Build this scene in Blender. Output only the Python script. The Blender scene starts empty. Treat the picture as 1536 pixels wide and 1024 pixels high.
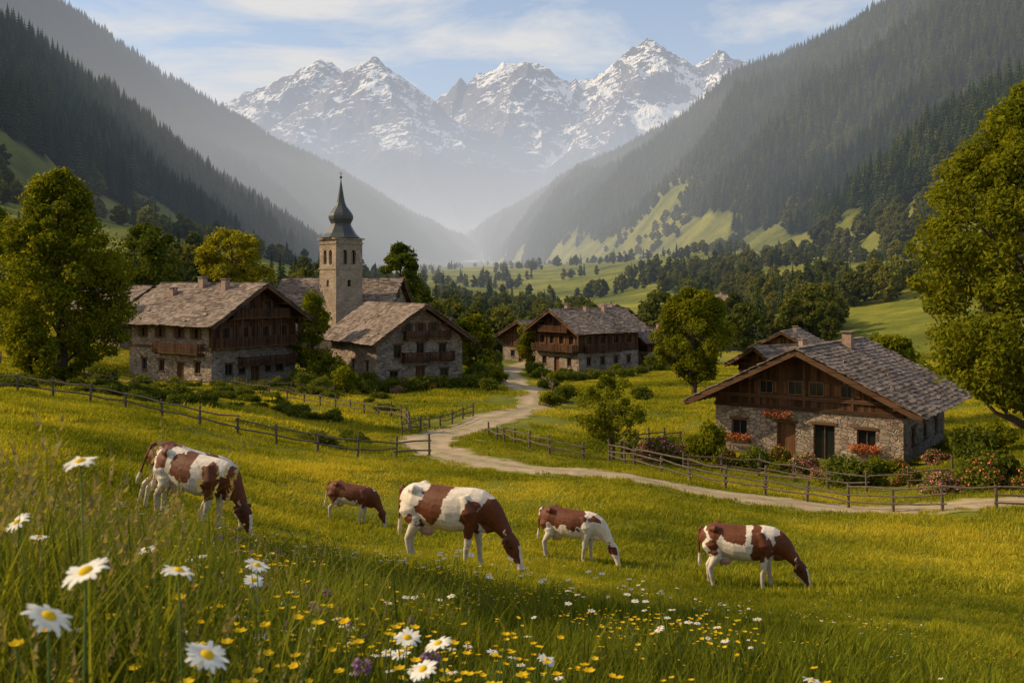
import bpy, math, random
import numpy as np
from mathutils import Vector, Matrix
from mathutils.bvhtree import BVHTree
R=math.radians
random.seed(7); rng=np.random.default_rng(7)
scene=bpy.context.scene
COL=scene.collection
# ------------------------------------------------------------------ noise
def _h(ix,iy,seed):
    n=(ix*374761393+iy*668265263+seed*144269533)&0xffffffff
    n=((n^(n>>13))*1274126177)&0xffffffff
    return ((n^(n>>16))&0xffff)/65535.0
def vnoise(x,y,seed=0):
    x=np.asarray(x,float);y=np.asarray(y,float)
    ix=np.floor(x).astype(np.int64);iy=np.floor(y).astype(np.int64)
    fx=x-ix;fy=y-iy
    fx=fx*fx*fx*(fx*(fx*6-15)+10);fy=fy*fy*fy*(fy*(fy*6-15)+10)
    a=_h(ix,iy,seed);b=_h(ix+1,iy,seed);c=_h(ix,iy+1,seed);d=_h(ix+1,iy+1,seed)
    return (a+(b-a)*fx+(c-a)*fy+(a-b-c+d)*fx*fy)*2-1
def fbm(x,y,o=4,seed=0):
    s=0;a=.5;t=0
    for i in range(o):
        s=s+a*vnoise(x*2**i+i*17.3,y*2**i-i*9.1,seed+i);t+=a;a*=.5
    return s/t
def ridged(x,y,o=5,seed=0):
    s=0;a=.5;t=0
    for i in range(o):
        s=s+a*(1-2*np.abs(vnoise(x*2**i+i*13.7,y*2**i+i*5.1,seed+i)));t+=a;a*=.52
    return s/t
# ------------------------------------------------------------------ mesh accumulator
class MB:
    def __init__(s): s.v=[];s.n=0;s.q=[];s.t=[];s.qm=[];s.tm=[]
    def add(s,v,quads=None,tris=None,m=0):
        v=np.asarray(v,float).reshape(-1,3)
        if quads is not None and len(quads):
            q=np.asarray(quads,int).reshape(-1,4)+s.n;s.q.append(q);s.qm.append(np.full(len(q),m))
        if tris is not None and len(tris):
            q=np.asarray(tris,int).reshape(-1,3)+s.n;s.t.append(q);s.tm.append(np.full(len(q),m))
        s.v.append(v);s.n+=len(v)
    def mesh(s,name,mats,smooth=False):
        me=bpy.data.meshes.new(name)
        v=np.concatenate(s.v)
        q=np.concatenate(s.q) if s.q else np.zeros((0,4),int)
        t=np.concatenate(s.t) if s.t else np.zeros((0,3),int)
        me.vertices.add(len(v));me.vertices.foreach_set('co',v.astype(np.float32).ravel())
        me.loops.add(q.size+t.size)
        me.loops.foreach_set('vertex_index',np.concatenate([q.ravel(),t.ravel()]).astype(np.int32))
        me.polygons.add(len(q)+len(t))
        ls=np.concatenate([np.arange(len(q))*4,q.size+np.arange(len(t))*3]).astype(np.int32)
        me.polygons.foreach_set('loop_start',ls)
        mi=np.concatenate([np.concatenate(s.qm) if s.qm else np.zeros(0),np.concatenate(s.tm) if s.tm else np.zeros(0)]).astype(np.int32)
        me.polygons.foreach_set('material_index',mi)
        me.polygons.foreach_set('use_smooth',np.full(len(mi),smooth))
        for m in mats: me.materials.append(m)
        me.update(calc_edges=True);me.validate()
        return me
    def obj(s,name,mats,smooth=False,parent=None,loc=(0,0,0)):
        o=bpy.data.objects.new(name,s.mesh(name,mats,smooth));COL.objects.link(o);o.location=loc
        if parent: o.parent=parent
        return o
BOXQ=[[0,3,2,1],[4,5,6,7],[0,1,5,4],[1,2,6,5],[2,3,7,6],[3,0,4,7]]
def box8(c,e1,e2,e3):
    c,e1,e2,e3=map(np.asarray,(c,e1,e2,e3))
    return [c-e1-e2-e3,c+e1-e2-e3,c+e1+e2-e3,c-e1+e2-e3,c-e1-e2+e3,c+e1-e2+e3,c+e1+e2+e3,c-e1+e2+e3]
def tube(mb,pts,rad,n=8,m=0,cap=True,squash=None):
    pts=[Vector(p) for p in pts];V=[]
    for i,p in enumerate(pts):
        t=(pts[min(i+1,len(pts)-1)]-pts[max(i-1,0)]).normalized()
        a=Vector((0,1,0)) if abs(t.y)<.9 else Vector((1,0,0))
        e1=t.cross(a).normalized();e2=t.cross(e1).normalized()
        r=rad[i];ra,rb=(r if isinstance(r,tuple) else (r,r))
        for k in range(n):
            w=2*math.pi*k/n;V.append(p+e1*ra*math.cos(w)+e2*rb*math.sin(w))
    Q=[];T=[]
    for i in range(len(pts)-1):
        for k in range(n):
            k2=(k+1)%n;Q.append([i*n+k,i*n+k2,(i+1)*n+k2,(i+1)*n+k])
    if cap:
        V.append(pts[0]);V.append(pts[-1]);a=len(V)-2;L=(len(pts)-1)*n
        for k in range(n):
            k2=(k+1)%n;T.append([a,k2,k]);T.append([a+1,L+k,L+k2])
    mb.add([tuple(v) for v in V],Q,T,m)
# ------------------------------------------------------------------ materials
def nmat(name):
    m=bpy.data.materials.new(name);m.use_nodes=True;nt=m.node_tree
    return m,nt,nt.nodes,nt.links,nt.nodes['Principled BSDF']
def nd(nt,t,**k):
    n=nt.nodes.new(t)
    for a,b in k.items(): setattr(n,a,b)
    return n
def ramp(nt,stops,inp=None):
    r=nt.nodes.new('ShaderNodeValToRGB');e=r.color_ramp.elements
    while len(e)>1:e.remove(e[-1])
    e[0].position=stops[0][0];e[0].color=(*stops[0][1],1)
    for p,c in stops[1:]:
        x=e.new(p);x.color=(*c,1)
    if inp is not None: nt.links.new(inp,r.inputs[0])
    return r
def noise(nt,vec,scale,detail=4,rough=.6):
    n=nd(nt,'ShaderNodeTexNoise');n.inputs['Scale'].default_value=scale;n.inputs['Detail'].default_value=detail;n.inputs['Roughness'].default_value=rough
    if vec is not None: nt.links.new(vec,n.inputs['Vector'])
    return n
def mixc(nt,f,a,b,mode='MIX'):
    x=nd(nt,'ShaderNodeMix',data_type='RGBA',blend_type=mode)
    for s,i in ((f,0),(a,6),(b,7)):
        if isinstance(s,(int,float)): x.inputs[i].default_value=s
        elif isinstance(s,tuple): x.inputs[i].default_value=(*s,1)
        else: nt.links.new(s,x.inputs[i])
    return x.outputs[2]
def mth(nt,op,a,b=0.0,c=None):
    x=nd(nt,'ShaderNodeMath',operation=op)
    for i,s in enumerate((a,b,c)):
        if s is None: continue
        if isinstance(s,(int,float)): x.inputs[i].default_value=s
        else: nt.links.new(s,x.inputs[i])
    return x.outputs[0]
def bump(nt,h,strength=.5,dist=.05):
    b=nd(nt,'ShaderNodeBump');b.inputs['Strength'].default_value=strength;b.inputs['Distance'].default_value=dist
    nt.links.new(h,b.inputs['Height']);return b.outputs[0]
def leaf_mat(name,dark,mid,light,scale=.8,trans=.35,rnd='island',big=0,bigamp=1.1):
    m,nt,N,L,b=nmat(name);N.remove(b)
    g=nd(nt,'ShaderNodeNewGeometry');n=noise(nt,g.outputs['Position'],scale,3)
    oi=nd(nt,'ShaderNodeObjectInfo')
    r=g.outputs['Random Per Island'] if rnd=='island' else oi.outputs['Random']
    f=mth(nt,'ADD',mth(nt,'MULTIPLY',n.outputs[0],.65),mth(nt,'MULTIPLY',r,.38))
    if big: f=mth(nt,'ADD',f,mth(nt,'MULTIPLY',mth(nt,'SUBTRACT',noise(nt,g.outputs['Position'],big,5).outputs[0],.5),bigamp))
    c=ramp(nt,[(.2,dark),(.5,mid),(.85,light)],f)
    d=nd(nt,'ShaderNodeBsdfDiffuse');t=nd(nt,'ShaderNodeBsdfTranslucent')
    L.new(c.outputs[0],d.inputs[0])
    tc=mixc(nt,1.0,c.outputs[0],(1.3,1.12,.4),'MULTIPLY');L.new(tc,t.inputs[0])
    mx=nd(nt,'ShaderNodeMixShader');mx.inputs[0].default_value=trans
    L.new(d.outputs[0],mx.inputs[1]);L.new(t.outputs[0],mx.inputs[2])
    L.new(mx.outputs[0],N['Material Output'].inputs[0]);return m
def plain(name,col,rough=.7,var=.25,scale=3.0,bmp=0,metal=0):
    m,nt,N,L,b=nmat(name)
    tc=nd(nt,'ShaderNodeTexCoord');n=noise(nt,tc.outputs['Object'],scale,5)
    lo=tuple(c*(1-var) for c in col);hi=tuple(min(1,c*(1+var)) for c in col)
    r=ramp(nt,[(.3,lo),(.7,hi)],n.outputs[0]);L.new(r.outputs[0],b.inputs['Base Color'])
    b.inputs['Roughness'].default_value=rough;b.inputs['Metallic'].default_value=metal
    b.inputs['Specular IOR Level'].default_value=.25
    if bmp: L.new(bump(nt,n.outputs[0],bmp,.03),b.inputs['Normal'])
    return m
def stone_mat(name,cols,scale=2.6):
    m,nt,N,L,b=nmat(name)
    tc=nd(nt,'ShaderNodeTexCoord');mp=nd(nt,'ShaderNodeMapping');mp.inputs['Scale'].default_value=(1,1,1.7)
    L.new(tc.outputs['Object'],mp.inputs[0])
    n0=noise(nt,mp.outputs[0],1.5,3);v0=nd(nt,'ShaderNodeVectorMath',operation='MULTIPLY_ADD')
    L.new(n0.outputs['Color'],v0.inputs[0]);v0.inputs[1].default_value=(.25,.25,.25);L.new(mp.outputs[0],v0.inputs[2])
    v=nd(nt,'ShaderNodeTexVoronoi');v.inputs['Scale'].default_value=scale;L.new(v0.outputs[0],v.inputs[0])
    e=nd(nt,'ShaderNodeTexVoronoi',feature='DISTANCE_TO_EDGE');e.inputs['Scale'].default_value=scale;L.new(v0.outputs[0],e.inputs[0])
    sp=nd(nt,'ShaderNodeSeparateColor');L.new(v.outputs['Color'],sp.inputs[0])
    c=ramp(nt,[(0,cols[0]),(.35,cols[1]),(.7,cols[2]),(1,cols[3])],sp.outputs[0])
    n=noise(nt,tc.outputs['Object'],9,5);c2=mixc(nt,.6,c.outputs[0],ramp(nt,[(.2,(.40,.38,.37)),(.8,(.98,.96,.93))],n.outputs[0]).outputs[0],'MULTIPLY')
    n3=noise(nt,tc.outputs['Object'],.55,5)
    c2=mixc(nt,.75,c2,ramp(nt,[(.32,(.48,.44,.41)),(.62,(1,1,1))],n3.outputs[0]).outputs[0],'MULTIPLY')
    ef=ramp(nt,[(0,(0,0,0)),(.09,(1,1,1))],e.outputs[0])
    c3=mixc(nt,ef.outputs[0],(.36,.30,.24),c2);L.new(c3,b.inputs['Base Color'])
    hh=mth(nt,'ADD',ef.outputs[0],mth(nt,'MULTIPLY',n.outputs[0],.5))
    L.new(bump(nt,hh,1.0,.08),b.inputs['Normal']);b.inputs['Roughness'].default_value=.9;b.inputs['Specular IOR Level'].default_value=.2
    return m
def wood_mat(name,c0,c1,plank=.2,vert=True):
    m,nt,N,L,b=nmat(name)
    tc=nd(nt,'ShaderNodeTexCoord');s=nd(nt,'ShaderNodeSeparateXYZ');L.new(tc.outputs['Object'],s.inputs[0])
    u=mth(nt,'ADD',s.outputs[0],s.outputs[1]) if vert else s.outputs[2]
    q=mth(nt,'DIVIDE',u,plank);fl=mth(nt,'FLOOR',q);fr=mth(nt,'FRACT',q)
    wn=nd(nt,'ShaderNodeTexWhiteNoise',noise_dimensions='1D');L.new(fl,wn.inputs['W'])
    mp=nd(nt,'ShaderNodeMapping');mp.inputs['Scale'].default_value=(14,14,1.2) if vert else (1.2,1.2,14);L.new(tc.outputs['Object'],mp.inputs[0])
    n=noise(nt,mp.outputs[0],1,5);nw=noise(nt,tc.outputs['Object'],.6,4)
    f=mth(nt,'ADD',mth(nt,'MULTIPLY',wn.outputs[0],.45),mth(nt,'MULTIPLY',n.outputs[0],.55))
    f=mth(nt,'ADD',f,mth(nt,'MULTIPLY',mth(nt,'SUBTRACT',nw.outputs[0],.5),.8))
    c=ramp(nt,[(.2,c0),(.85,c1)],f)
    gap=ramp(nt,[(0,(.1,.1,.1)),(.07,(1,1,1))],fr)
    L.new(mixc(nt,1.0,c.outputs[0],gap.outputs[0],'MULTIPLY'),b.inputs['Base Color'])
    hh=mth(nt,'ADD',gap.outputs[0],mth(nt,'MULTIPLY',n.outputs[0],.3));L.new(bump(nt,hh,.6,.02),b.inputs['Normal'])
    b.inputs['Roughness'].default_value=.8;b.inputs['Specular IOR Level'].default_value=.2;return m
def island_mat(name,stops,rough=.85,nscale=5):
    m,nt,N,L,b=nmat(name);g=nd(nt,'ShaderNodeNewGeometry');tc=nd(nt,'ShaderNodeTexCoord')
    n=noise(nt,tc.outputs['Object'],nscale,5);n2=noise(nt,tc.outputs['Object'],.4,4)
    f=mth(nt,'ADD',mth(nt,'MULTIPLY',g.outputs['Random Per Island'],.5),mth(nt,'MULTIPLY',n2.outputs[0],.7))
    c=ramp(nt,stops,f);c2=mixc(nt,.7,c.outputs[0],ramp(nt,[(.3,(.45,.43,.41)),(.7,(1,1,1))],n.outputs[0]).outputs[0],'MULTIPLY')
    L.new(c2,b.inputs['Base Color']);L.new(bump(nt,n.outputs[0],.5,.02),b.inputs['Normal'])
    b.inputs['Roughness'].default_value=rough;b.inputs['Specular IOR Level'].default_value=.25;return m
M_STONE=stone_mat('stone_masonry',[(.26,.18,.13),(.48,.36,.27),(.62,.49,.37),(.36,.30,.25)])
M_STONE2=stone_mat('tower_masonry',[(.46,.34,.24),(.60,.46,.33),(.66,.52,.37),(.50,.40,.29)],3.2)
M_WOOD=wood_mat('dark_timber',(.032,.014,.007),(.155,.068,.030))
M_WOOD2=wood_mat('timber_beam',(.05,.024,.012),(.165,.085,.042),.6,False)
M_SHING=island_mat('roof_slate',[(.18,(.085,.060,.046)),(.5,(.205,.150,.117)),(.95,(.42,.33,.26))])
M_GLASS,_nt,_,_,_b=nmat('window_glass');_b.inputs['Base Color'].default_value=(.015,.018,.02,1);_b.inputs['Roughness'].default_value=.12
M_FRAME=plain('window_frame',(.15,.08,.04),.6);M_SHUT=wood_mat('shutter_wood',(.08,.035,.015),(.22,.10,.045),.12)
M_CHIM=plain('chimney_render',(.34,.22,.16),.9,.3,4,.5)
M_SPIRE=island_mat('spire_slate',[(.1,(.045,.052,.052)),(.9,(.10,.105,.10))],.45)
M_METAL=plain('finial_metal',(.1,.08,.05),.4,.1,3,0,.8)
M_BARK=plain('bark',(.085,.062,.045),.95,.45,7,.9)
M_FENCE=plain('weathered_fence_wood',(.12,.088,.062),.9,.4,5,.5)
M_LEAF=leaf_mat('broad_leaf',(.06,.082,.009),(.16,.18,.013),(.32,.30,.022),.55,.5)
M_LEAFD=leaf_mat('broad_leaf_dark',(.038,.06,.011),(.09,.118,.016),(.18,.195,.024),.55,.42)
M_LEAFY=leaf_mat('yellow_leaf',(.12,.13,.012),(.26,.25,.02),(.42,.37,.03),.6,.5)
M_BUSH=leaf_mat('bush_leaf',(.045,.068,.012),(.11,.14,.02),(.25,.245,.03),1.2,.4)
M_NEEDLE=leaf_mat('spruce_needle',(.015,.030,.012),(.045,.068,.020),(.115,.125,.032),.010,.18,'obj',.0035)
M_FARLEAF=leaf_mat('grove_leaf',(.055,.075,.018),(.12,.135,.028),(.25,.235,.04),.02,.38,'obj')
M_PINK=plain('pink_petal',(.75,.22,.28),.7,.4,30);M_ORANGE=plain('orange_petal',(.80,.17,.08),.7,.5,30)
M_GRASS=leaf_mat('grass_blade',(.08,.105,.013),(.27,.285,.022),(.62,.51,.055),.22,.5,'island',.09,1.5)
M_GRASSD=leaf_mat('tall_grass_blade',(.055,.08,.014),(.14,.17,.02),(.31,.30,.04),1.5,.45)
M_STRAW=leaf_mat('dry_grass_stalk',(.14,.12,.05),(.24,.2,.09),(.36,.3,.15),2,.4)
M_PETAL=leaf_mat('white_petal',(.74,.73,.68),(.8,.79,.75),(.86,.85,.81),2,.3)
M_YEL=leaf_mat('yellow_petal',(.6,.33,.01),(.75,.48,.02),(.8,.6,.03),2,.3)
M_PUR=leaf_mat('purple_petal',(.18,.10,.22),(.29,.17,.34),(.42,.28,.45),2,.3)
M_STEM=plain('flower_stem',(.08,.12,.02),.8)
# ------------------------------------------------------------------ ground height
CP=np.array([
(0,-3,-.6),(0,0,-.8),(-1,1,-.82),(-1.2,2.2,-1.0),(0,2,-1.15),(1.5,2,-1.5),(0,4.5,-1.87),(-2,4,-1.42),(2.5,4.5,-2.2),(-4,8,-2.25),
(-5.1,10,-2.6),(0,10,-3.15),(4.2,10,-3.75),(-7,14,-3.2),(-6.4,20,-4.85),(-1,19,-5.4),(1.8,26,-7.25),(5.5,23,-7.05),(9.8,20,-6.4),(7,14,-5),
(-5,32,-7.6),(-9.2,18,-3.8),(-15,30,-4.7),(-23,45,-5.4),(-14,45,-6.9),(-7,48,-8.4),(14,40.5,-9.4),(5.1,43,-8.6),(-2.2,49,-8.7),(-4.8,56,-9.0),
(-3,66,-9.6),(1.3,87,-10.6),(1.5,96,-10.9),(0,115,-11.3),(0,135,-12),(17.9,35,-8.6),(6.7,55,-10.0),(22.5,58,-10.8),(13.2,64.4,-10.8),
(28,66,-10.8),(19,73,-10.9),(17,55,-10.6),(24,48,-9.1),(32,50,-9.5),(-30,65,-6.9),(-38,60,-6),(-28.5,95,-10),(-22.5,103,-10.4),(-39,102,-9.6),
(-32,112,-9.6),(-24,80,-9.0),(-12,75,-9.9),(-13.5,100,-10.9),(-5.1,105,-10.9),(-19.5,109,-10.9),(-18,122,-11.2),(9.2,138,-12.9),(3.4,146,-12.9),
(18.4,146,-12.9),(17,95,-10.9),(-10,200,-13.5),(51,200,-12),(-5,350,-13),(100,350,-2),(45,350,-10),(70,200,-9),(77,150,-9.5),(50,120,-12),(40,600,-6),
(-60,300,-2),(-103,300,11),(-111,250,8),(-70,180,-1),(-66,130,-4),(-60,90,-5),(-179,350,28),(-165,420,22),(-162,520,15),(-159,650,10),(-80,600,0),
(79,900,14),(132,700,18),(90,550,4),(169,330,8),(172,450,9),(-80,1000,8),(-60,1500,18),(82,1500,22),(-150,2200,28),(17,2100,34),(-90,3200,58),(-100,4500,80),
(0,6000,110),(-320,620,15),(-350,400,22),(-300,200,20),(-450,1000,12),(-700,1900,15),(-1500,3000,20),(400,300,6),(450,700,8),(500,1300,10),
(400,2300,15),(1500,3000,20),(-4000,6000,100),(4000,6000,100),(2000,1000,-5),(-2000,1000,10),(-60,30,-3),(60,30,-11),(40,15,-8),(-30,10,-2)],float)
def _uv(x,y):
    yy=np.clip(y,-4,7000)+6
    return 3*np.clip(x/yy,-2.6,2.6),np.log(yy)
_cu,_cv=_uv(CP[:,0],CP[:,1])
_C=.22
_A=np.sqrt((_cu[:,None]-_cu)**2+(_cv[:,None]-_cv)**2+_C*_C)
_n=len(CP);_P=np.stack([np.ones(_n),_cu,_cv],1)
_S=np.zeros((_n+3,_n+3));_S[:_n,:_n]=_A;_S[:_n,_n:]=_P;_S[_n:,:_n]=_P.T
_w=np.linalg.solve(_S,np.concatenate([CP[:,2],[0,0,0]]))
def H(x,y):
    x=np.asarray(x,float);y=np.asarray(y,float);sh=np.broadcast(x,y).shape
    x=np.broadcast_to(x,sh).ravel();y=np.broadcast_to(y,sh).ravel();out=np.zeros(len(x))
    for i in range(0,len(x),20000):
        u,v=_uv(x[i:i+20000],y[i:i+20000])
        A=np.sqrt((u[:,None]-_cu)**2+(v[:,None]-_cv)**2+_C*_C)
        out[i:i+20000]=A@_w[:_n]+_w[_n]+_w[_n+1]*u+_w[_n+2]*v
    d=np.clip(y,2,400)
    out+=fbm(x/6,y/6,3,5)*np.clip(d*.005,.02,.28)+fbm(x/60,y/60,3,9)*np.clip((y-150)*.01,0,3)
    return out.reshape(sh)
def Hs(x,y): return float(H(np.array([x]),np.array([y]))[0])
# ------------------------------------------------------------------ ground mesh
ROAD=[(26,38.6),(19,39.6),(13.9,40.8),(9,42),(5.1,43.6),(1,46),(-2.2,49),(-4.3,53),(-4.8,57.5),(-3.6,63),(-1.2,71),(1.1,80),(2.2,88),(1.8,97),(.3,110),(-.6,125),(0,140),(3,165),(8,200)]
def catmull(P,n):
    P=np.array(P,float);out=[];k=len(P)-1
    for a in np.linspace(0,k,n):
        i=min(int(a),k-1);t=a-i
        p0=P[max(i-1,0)];p1=P[i];p2=P[i+1];p3=P[min(i+2,k)]
        out.append(.5*((2*p1)+(-p0+p2)*t+(2*p0-5*p1+4*p2-p3)*t*t+(-p0+3*p1-3*p2+p3)*t**3))
    return np.array(out)
RP=catmull(ROAD,260)
def road_dist(x,y):
    x=np.asarray(x);d=np.full(x.shape,1e9)
    for p in RP[::2]: d=np.minimum(d,(x-p[0])**2+(y-p[1])**2)
    return np.sqrt(d)
def grid_mesh(name,X,Y,Z,mats,smooth=True):
    ny,nx=X.shape;mb=MB();idx=np.arange(nx*ny).reshape(ny,nx)
    q=np.stack([idx[:-1,:-1],idx[:-1,1:],idx[1:,1:],idx[1:,:-1]],-1).reshape(-1,4)
    mb.add(np.stack([X,Y,Z],-1).reshape(-1,3),q);return mb.obj(name,mats,smooth)
def ground_material():
    m,nt,N,L,b=nmat('meadow_ground');g=nd(nt,'ShaderNodeNewGeometry');P=g.outputs['Position']
    n1=noise(nt,P,.03,6,.65);n2=noise(nt,P,.35,6,.7);n3=noise(nt,P,6,5,.8)
    c1=ramp(nt,[(.32,(.085,.105,.017)),(.5,(.22,.225,.027)),(.68,(.40,.34,.05))],n1.outputs[0])
    c2=ramp(nt,[(.3,(.4,.45,.4)),(.6,(1,1,1))],n2.outputs[0])
    c3=ramp(nt,[(.3,(.5,.55,.5)),(.65,(1.0,1.0,1.0))],n3.outputs[0])
    c=mixc(nt,.65,c1.outputs[0],c2.outputs[0],'MULTIPLY');c=mixc(nt,.6,c,c3.outputs[0],'MULTIPLY')
    L.new(c,b.inputs['Base Color']);b.inputs['Roughness'].default_value=1;b.inputs['Specular IOR Level'].default_value=.1
    L.new(bump(nt,mth(nt,'ADD',n2.outputs[0],n3.outputs[0]),.7,.15),b.inputs['Normal']);return m
M_GROUND=ground_material()
tx=np.linspace(-1,1,460);gx=3*np.sinh(9.0*tx)
ty=np.linspace(0,1,430);gy=-7+3*np.sinh(9.0*ty)
gy=np.concatenate([[-200,-60,-25],gy])
GX,GY=np.meshgrid(gx,gy);GZ=H(GX,GY)
ground=grid_mesh('ground',GX,GY,GZ,[M_GROUND])
bvh=BVHTree.FromPolygons([v.co for v in ground.data.vertices],[tuple(p.vertices) for p in ground.data.polygons])
def G(x,y):
    h=bvh.ray_cast(Vector((x,y,500)),Vector((0,0,-1)));return h[0].z if h[0] else Hs(x,y)
def road_material():
    m,nt,N,L,b=nmat('dirt_road');g=nd(nt,'ShaderNodeNewGeometry');P=g.outputs['Position']
    n=noise(nt,P,.8,6,.7);n2=noise(nt,P,12,4)
    c=ramp(nt,[(.3,(.30,.22,.14)),(.55,(.46,.35,.23)),(.8,(.55,.43,.29))],n.outputs[0])
    c2=mixc(nt,.5,c.outputs[0],ramp(nt,[(.3,(.6,.6,.6)),(.6,(1,1,1))],n2.outputs[0]).outputs[0],'MULTIPLY')
    at=nd(nt,'ShaderNodeAttribute',attribute_name='edge')
    ns=mth(nt,'MULTIPLY',mth(nt,'SUBTRACT',noise(nt,P,1.6,5,.8).outputs[0],.5),1.6)
    f=mth(nt,'ADD',at.outputs['Fac'],ns)
    rf=ramp(nt,[(.55,(0,0,0)),(.9,(1,1,1))],f)
    mid=ramp(nt,[(.0,(.5,.5,.5)),(.16,(0,0,0))],mth(nt,'ADD',at.outputs['Fac'],mth(nt,'MULTIPLY',ns,.5)))
    c3=mixc(nt,mid.outputs[0],c2,(.2,.2,.06))
    L.new(mixc(nt,rf.outputs[0],c3,(.20,.20,.03)),b.inputs['Base Color'])
    L.new(bump(nt,n2.outputs[0],.6,.04),b.inputs['Normal']);b.inputs['Roughness'].default_value=1;b.inputs['Specular IOR Level'].default_value=.1;return m
mb=MB();ne=13;V=[];E=[]
for i in range(len(RP)):
    a=RP[max(i-1,0)];c=RP[min(i+1,len(RP)-1)];t=(c-a)/np.linalg.norm(c-a);nn=np.array([-t[1],t[0]])
    wd=1.85+.25*math.sin(i*.4)+.2*math.sin(i*1.3)
    for k in range(ne):
        f=(k/(ne-1)*2-1);p=RP[i]+nn*f*wd
        V.append((p[0],p[1],G(p[0],p[1])+.05-.03*(abs(f)>.99)-.03*(.3<abs(f)<.7)));E.append(abs(f)**1.5)
Q=[[i*ne+k,(i+1)*ne+k,(i+1)*ne+k+1,i*ne+k+1] for i in range(len(RP)-1) for k in range(ne-1)]
mb.add(V,[q[::-1] for q in Q]);road=mb.obj('dirt_road',[road_material()],True)
at=road.data.attributes.new('edge','FLOAT','POINT');at.data.foreach_set('value',np.array(E,np.float32))
# ------------------------------------------------------------------ instancing
def scatter(name,proto,pts,scl,rotz,tilt=0.0,eul=None):
    n=len(pts)
    if n==0: return
    me=bpy.data.meshes.new(name);me.vertices.add(n);me.vertices.foreach_set('co',np.asarray(pts,np.float32).ravel())
    a=me.attributes.new('scl','FLOAT_VECTOR','POINT');s=np.asarray(scl,np.float32)
    if s.ndim==1: s=np.repeat(s[:,None],3,1)
    a.data.foreach_set('vector',s.ravel())
    if eul is None:
        r=np.zeros((n,3),np.float32);r[:,2]=rotz
        if tilt: r[:,0]=rng.normal(0,tilt,n);r[:,1]=rng.normal(0,tilt,n)
    else: r=np.asarray(eul,np.float32)
    b=me.attributes.new('rot','FLOAT_VECTOR','POINT');b.data.foreach_set('vector',r.ravel())
    o=bpy.data.objects.new(name,me);COL.objects.link(o)
    g=bpy.data.node_groups.new(name+'_nodes','GeometryNodeTree')
    g.interface.new_socket('Geometry',in_out='INPUT',socket_type='NodeSocketGeometry');g.interface.new_socket('Geometry',in_out='OUTPUT',socket_type='NodeSocketGeometry')
    gi=g.nodes.new('NodeGroupInput');go=g.nodes.new('NodeGroupOutput');ip=g.nodes.new('GeometryNodeInstanceOnPoints')
    oi=g.nodes.new('GeometryNodeObjectInfo');oi.inputs['Object'].default_value=proto;oi.inputs['As Instance'].default_value=True
    sa=g.nodes.new('GeometryNodeInputNamedAttribute');sa.data_type='FLOAT_VECTOR';sa.inputs['Name'].default_value='scl'
    ra=g.nodes.new('GeometryNodeInputNamedAttribute');ra.data_type='FLOAT_VECTOR';ra.inputs['Name'].default_value='rot'
    er=g.nodes.new('FunctionNodeEulerToRotation')
    l=g.links.new;l(gi.outputs[0],ip.inputs['Points']);l(oi.outputs['Geometry'],ip.inputs['Instance']);l(sa.outputs[0],ip.inputs['Scale'])
    l(ra.outputs[0],er.inputs[0]);l(er.outputs[0],ip.inputs['Rotation']);l(ip.outputs[0],go.inputs[0])
    md=o.modifiers.new('instances','NODES');md.node_group=g;return o
# ------------------------------------------------------------------ trees
def spruce(name,loc,h=20,seed=0,tiers=12,pts=9,scale=1):
    r=random.Random(seed);mb=MB();tube(mb,[(0,0,-.5),(0,0,h*.5),(0,0,h*.97)],[.28,.16,.03],6,1)
    for i in range(tiers):
        f=i/(tiers-1);z=h*(.10+.86*f);rad=h*.19*(1-f)**.85+.25;dz=h*.13*(1-f*.5)
        V=[(0,0,z+dz*.75)];off=r.random()*6
        for k in range(pts*2):
            a=off+math.pi*k/pts;q=rad*((1.0 if k%2==0 else .45)*r.uniform(.75,1.2))
            V.append((math.cos(a)*q,math.sin(a)*q,z-dz*(.35 if k%2==0 else .0)*r.uniform(.7,1.3)))
        mb.add(V,None,[[0,1+k,1+(k+1)%(pts*2)] for k in range(pts*2)])
    o=mb.obj(name,[M_NEEDLE,M_BARK]);o.location=loc;o.scale=(scale,)*3;return o
def leafcloud(mb,cent,crad,n,size,seed,m=0,flat=.8,up=.3):
    g=np.random.default_rng(seed);k=g.integers(0,len(cent),n)
    d=g.normal(size=(n,3));d/=np.linalg.norm(d,axis=1)[:,None]
    rr=g.uniform(.3,1.05,n)**.6*crad[k]*(1+.35*(g.uniform(size=n)>.88))
    p=cent[k]+d*rr[:,None]*np.array([1,1,flat])
    nn=d*.6+g.normal(size=(n,3))*.55+np.array([0,0,up]);nn/=np.linalg.norm(nn,axis=1)[:,None]
    t=np.cross(nn,g.normal(size=(n,3)));t/=np.linalg.norm(t,axis=1)[:,None];b=np.cross(nn,t)
    s=(size*g.uniform(.6,1.3,n))[:,None]
    V=np.stack([p-t*s,p-b*s*.55+nn*s*.12,p+t*s,p+b*s*.55+nn*s*.12],1).reshape(-1,3)
    mb.add(V,np.arange(4*n).reshape(-1,4),None,m)
def envelope(q,kind):
    if kind=='egg': return np.clip(np.sin(np.pi*np.clip(q,0,1)**.72)**.6,0,1)
    return np.sqrt(np.clip(1-(2*q-1)**2,0,1))**.8
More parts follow.
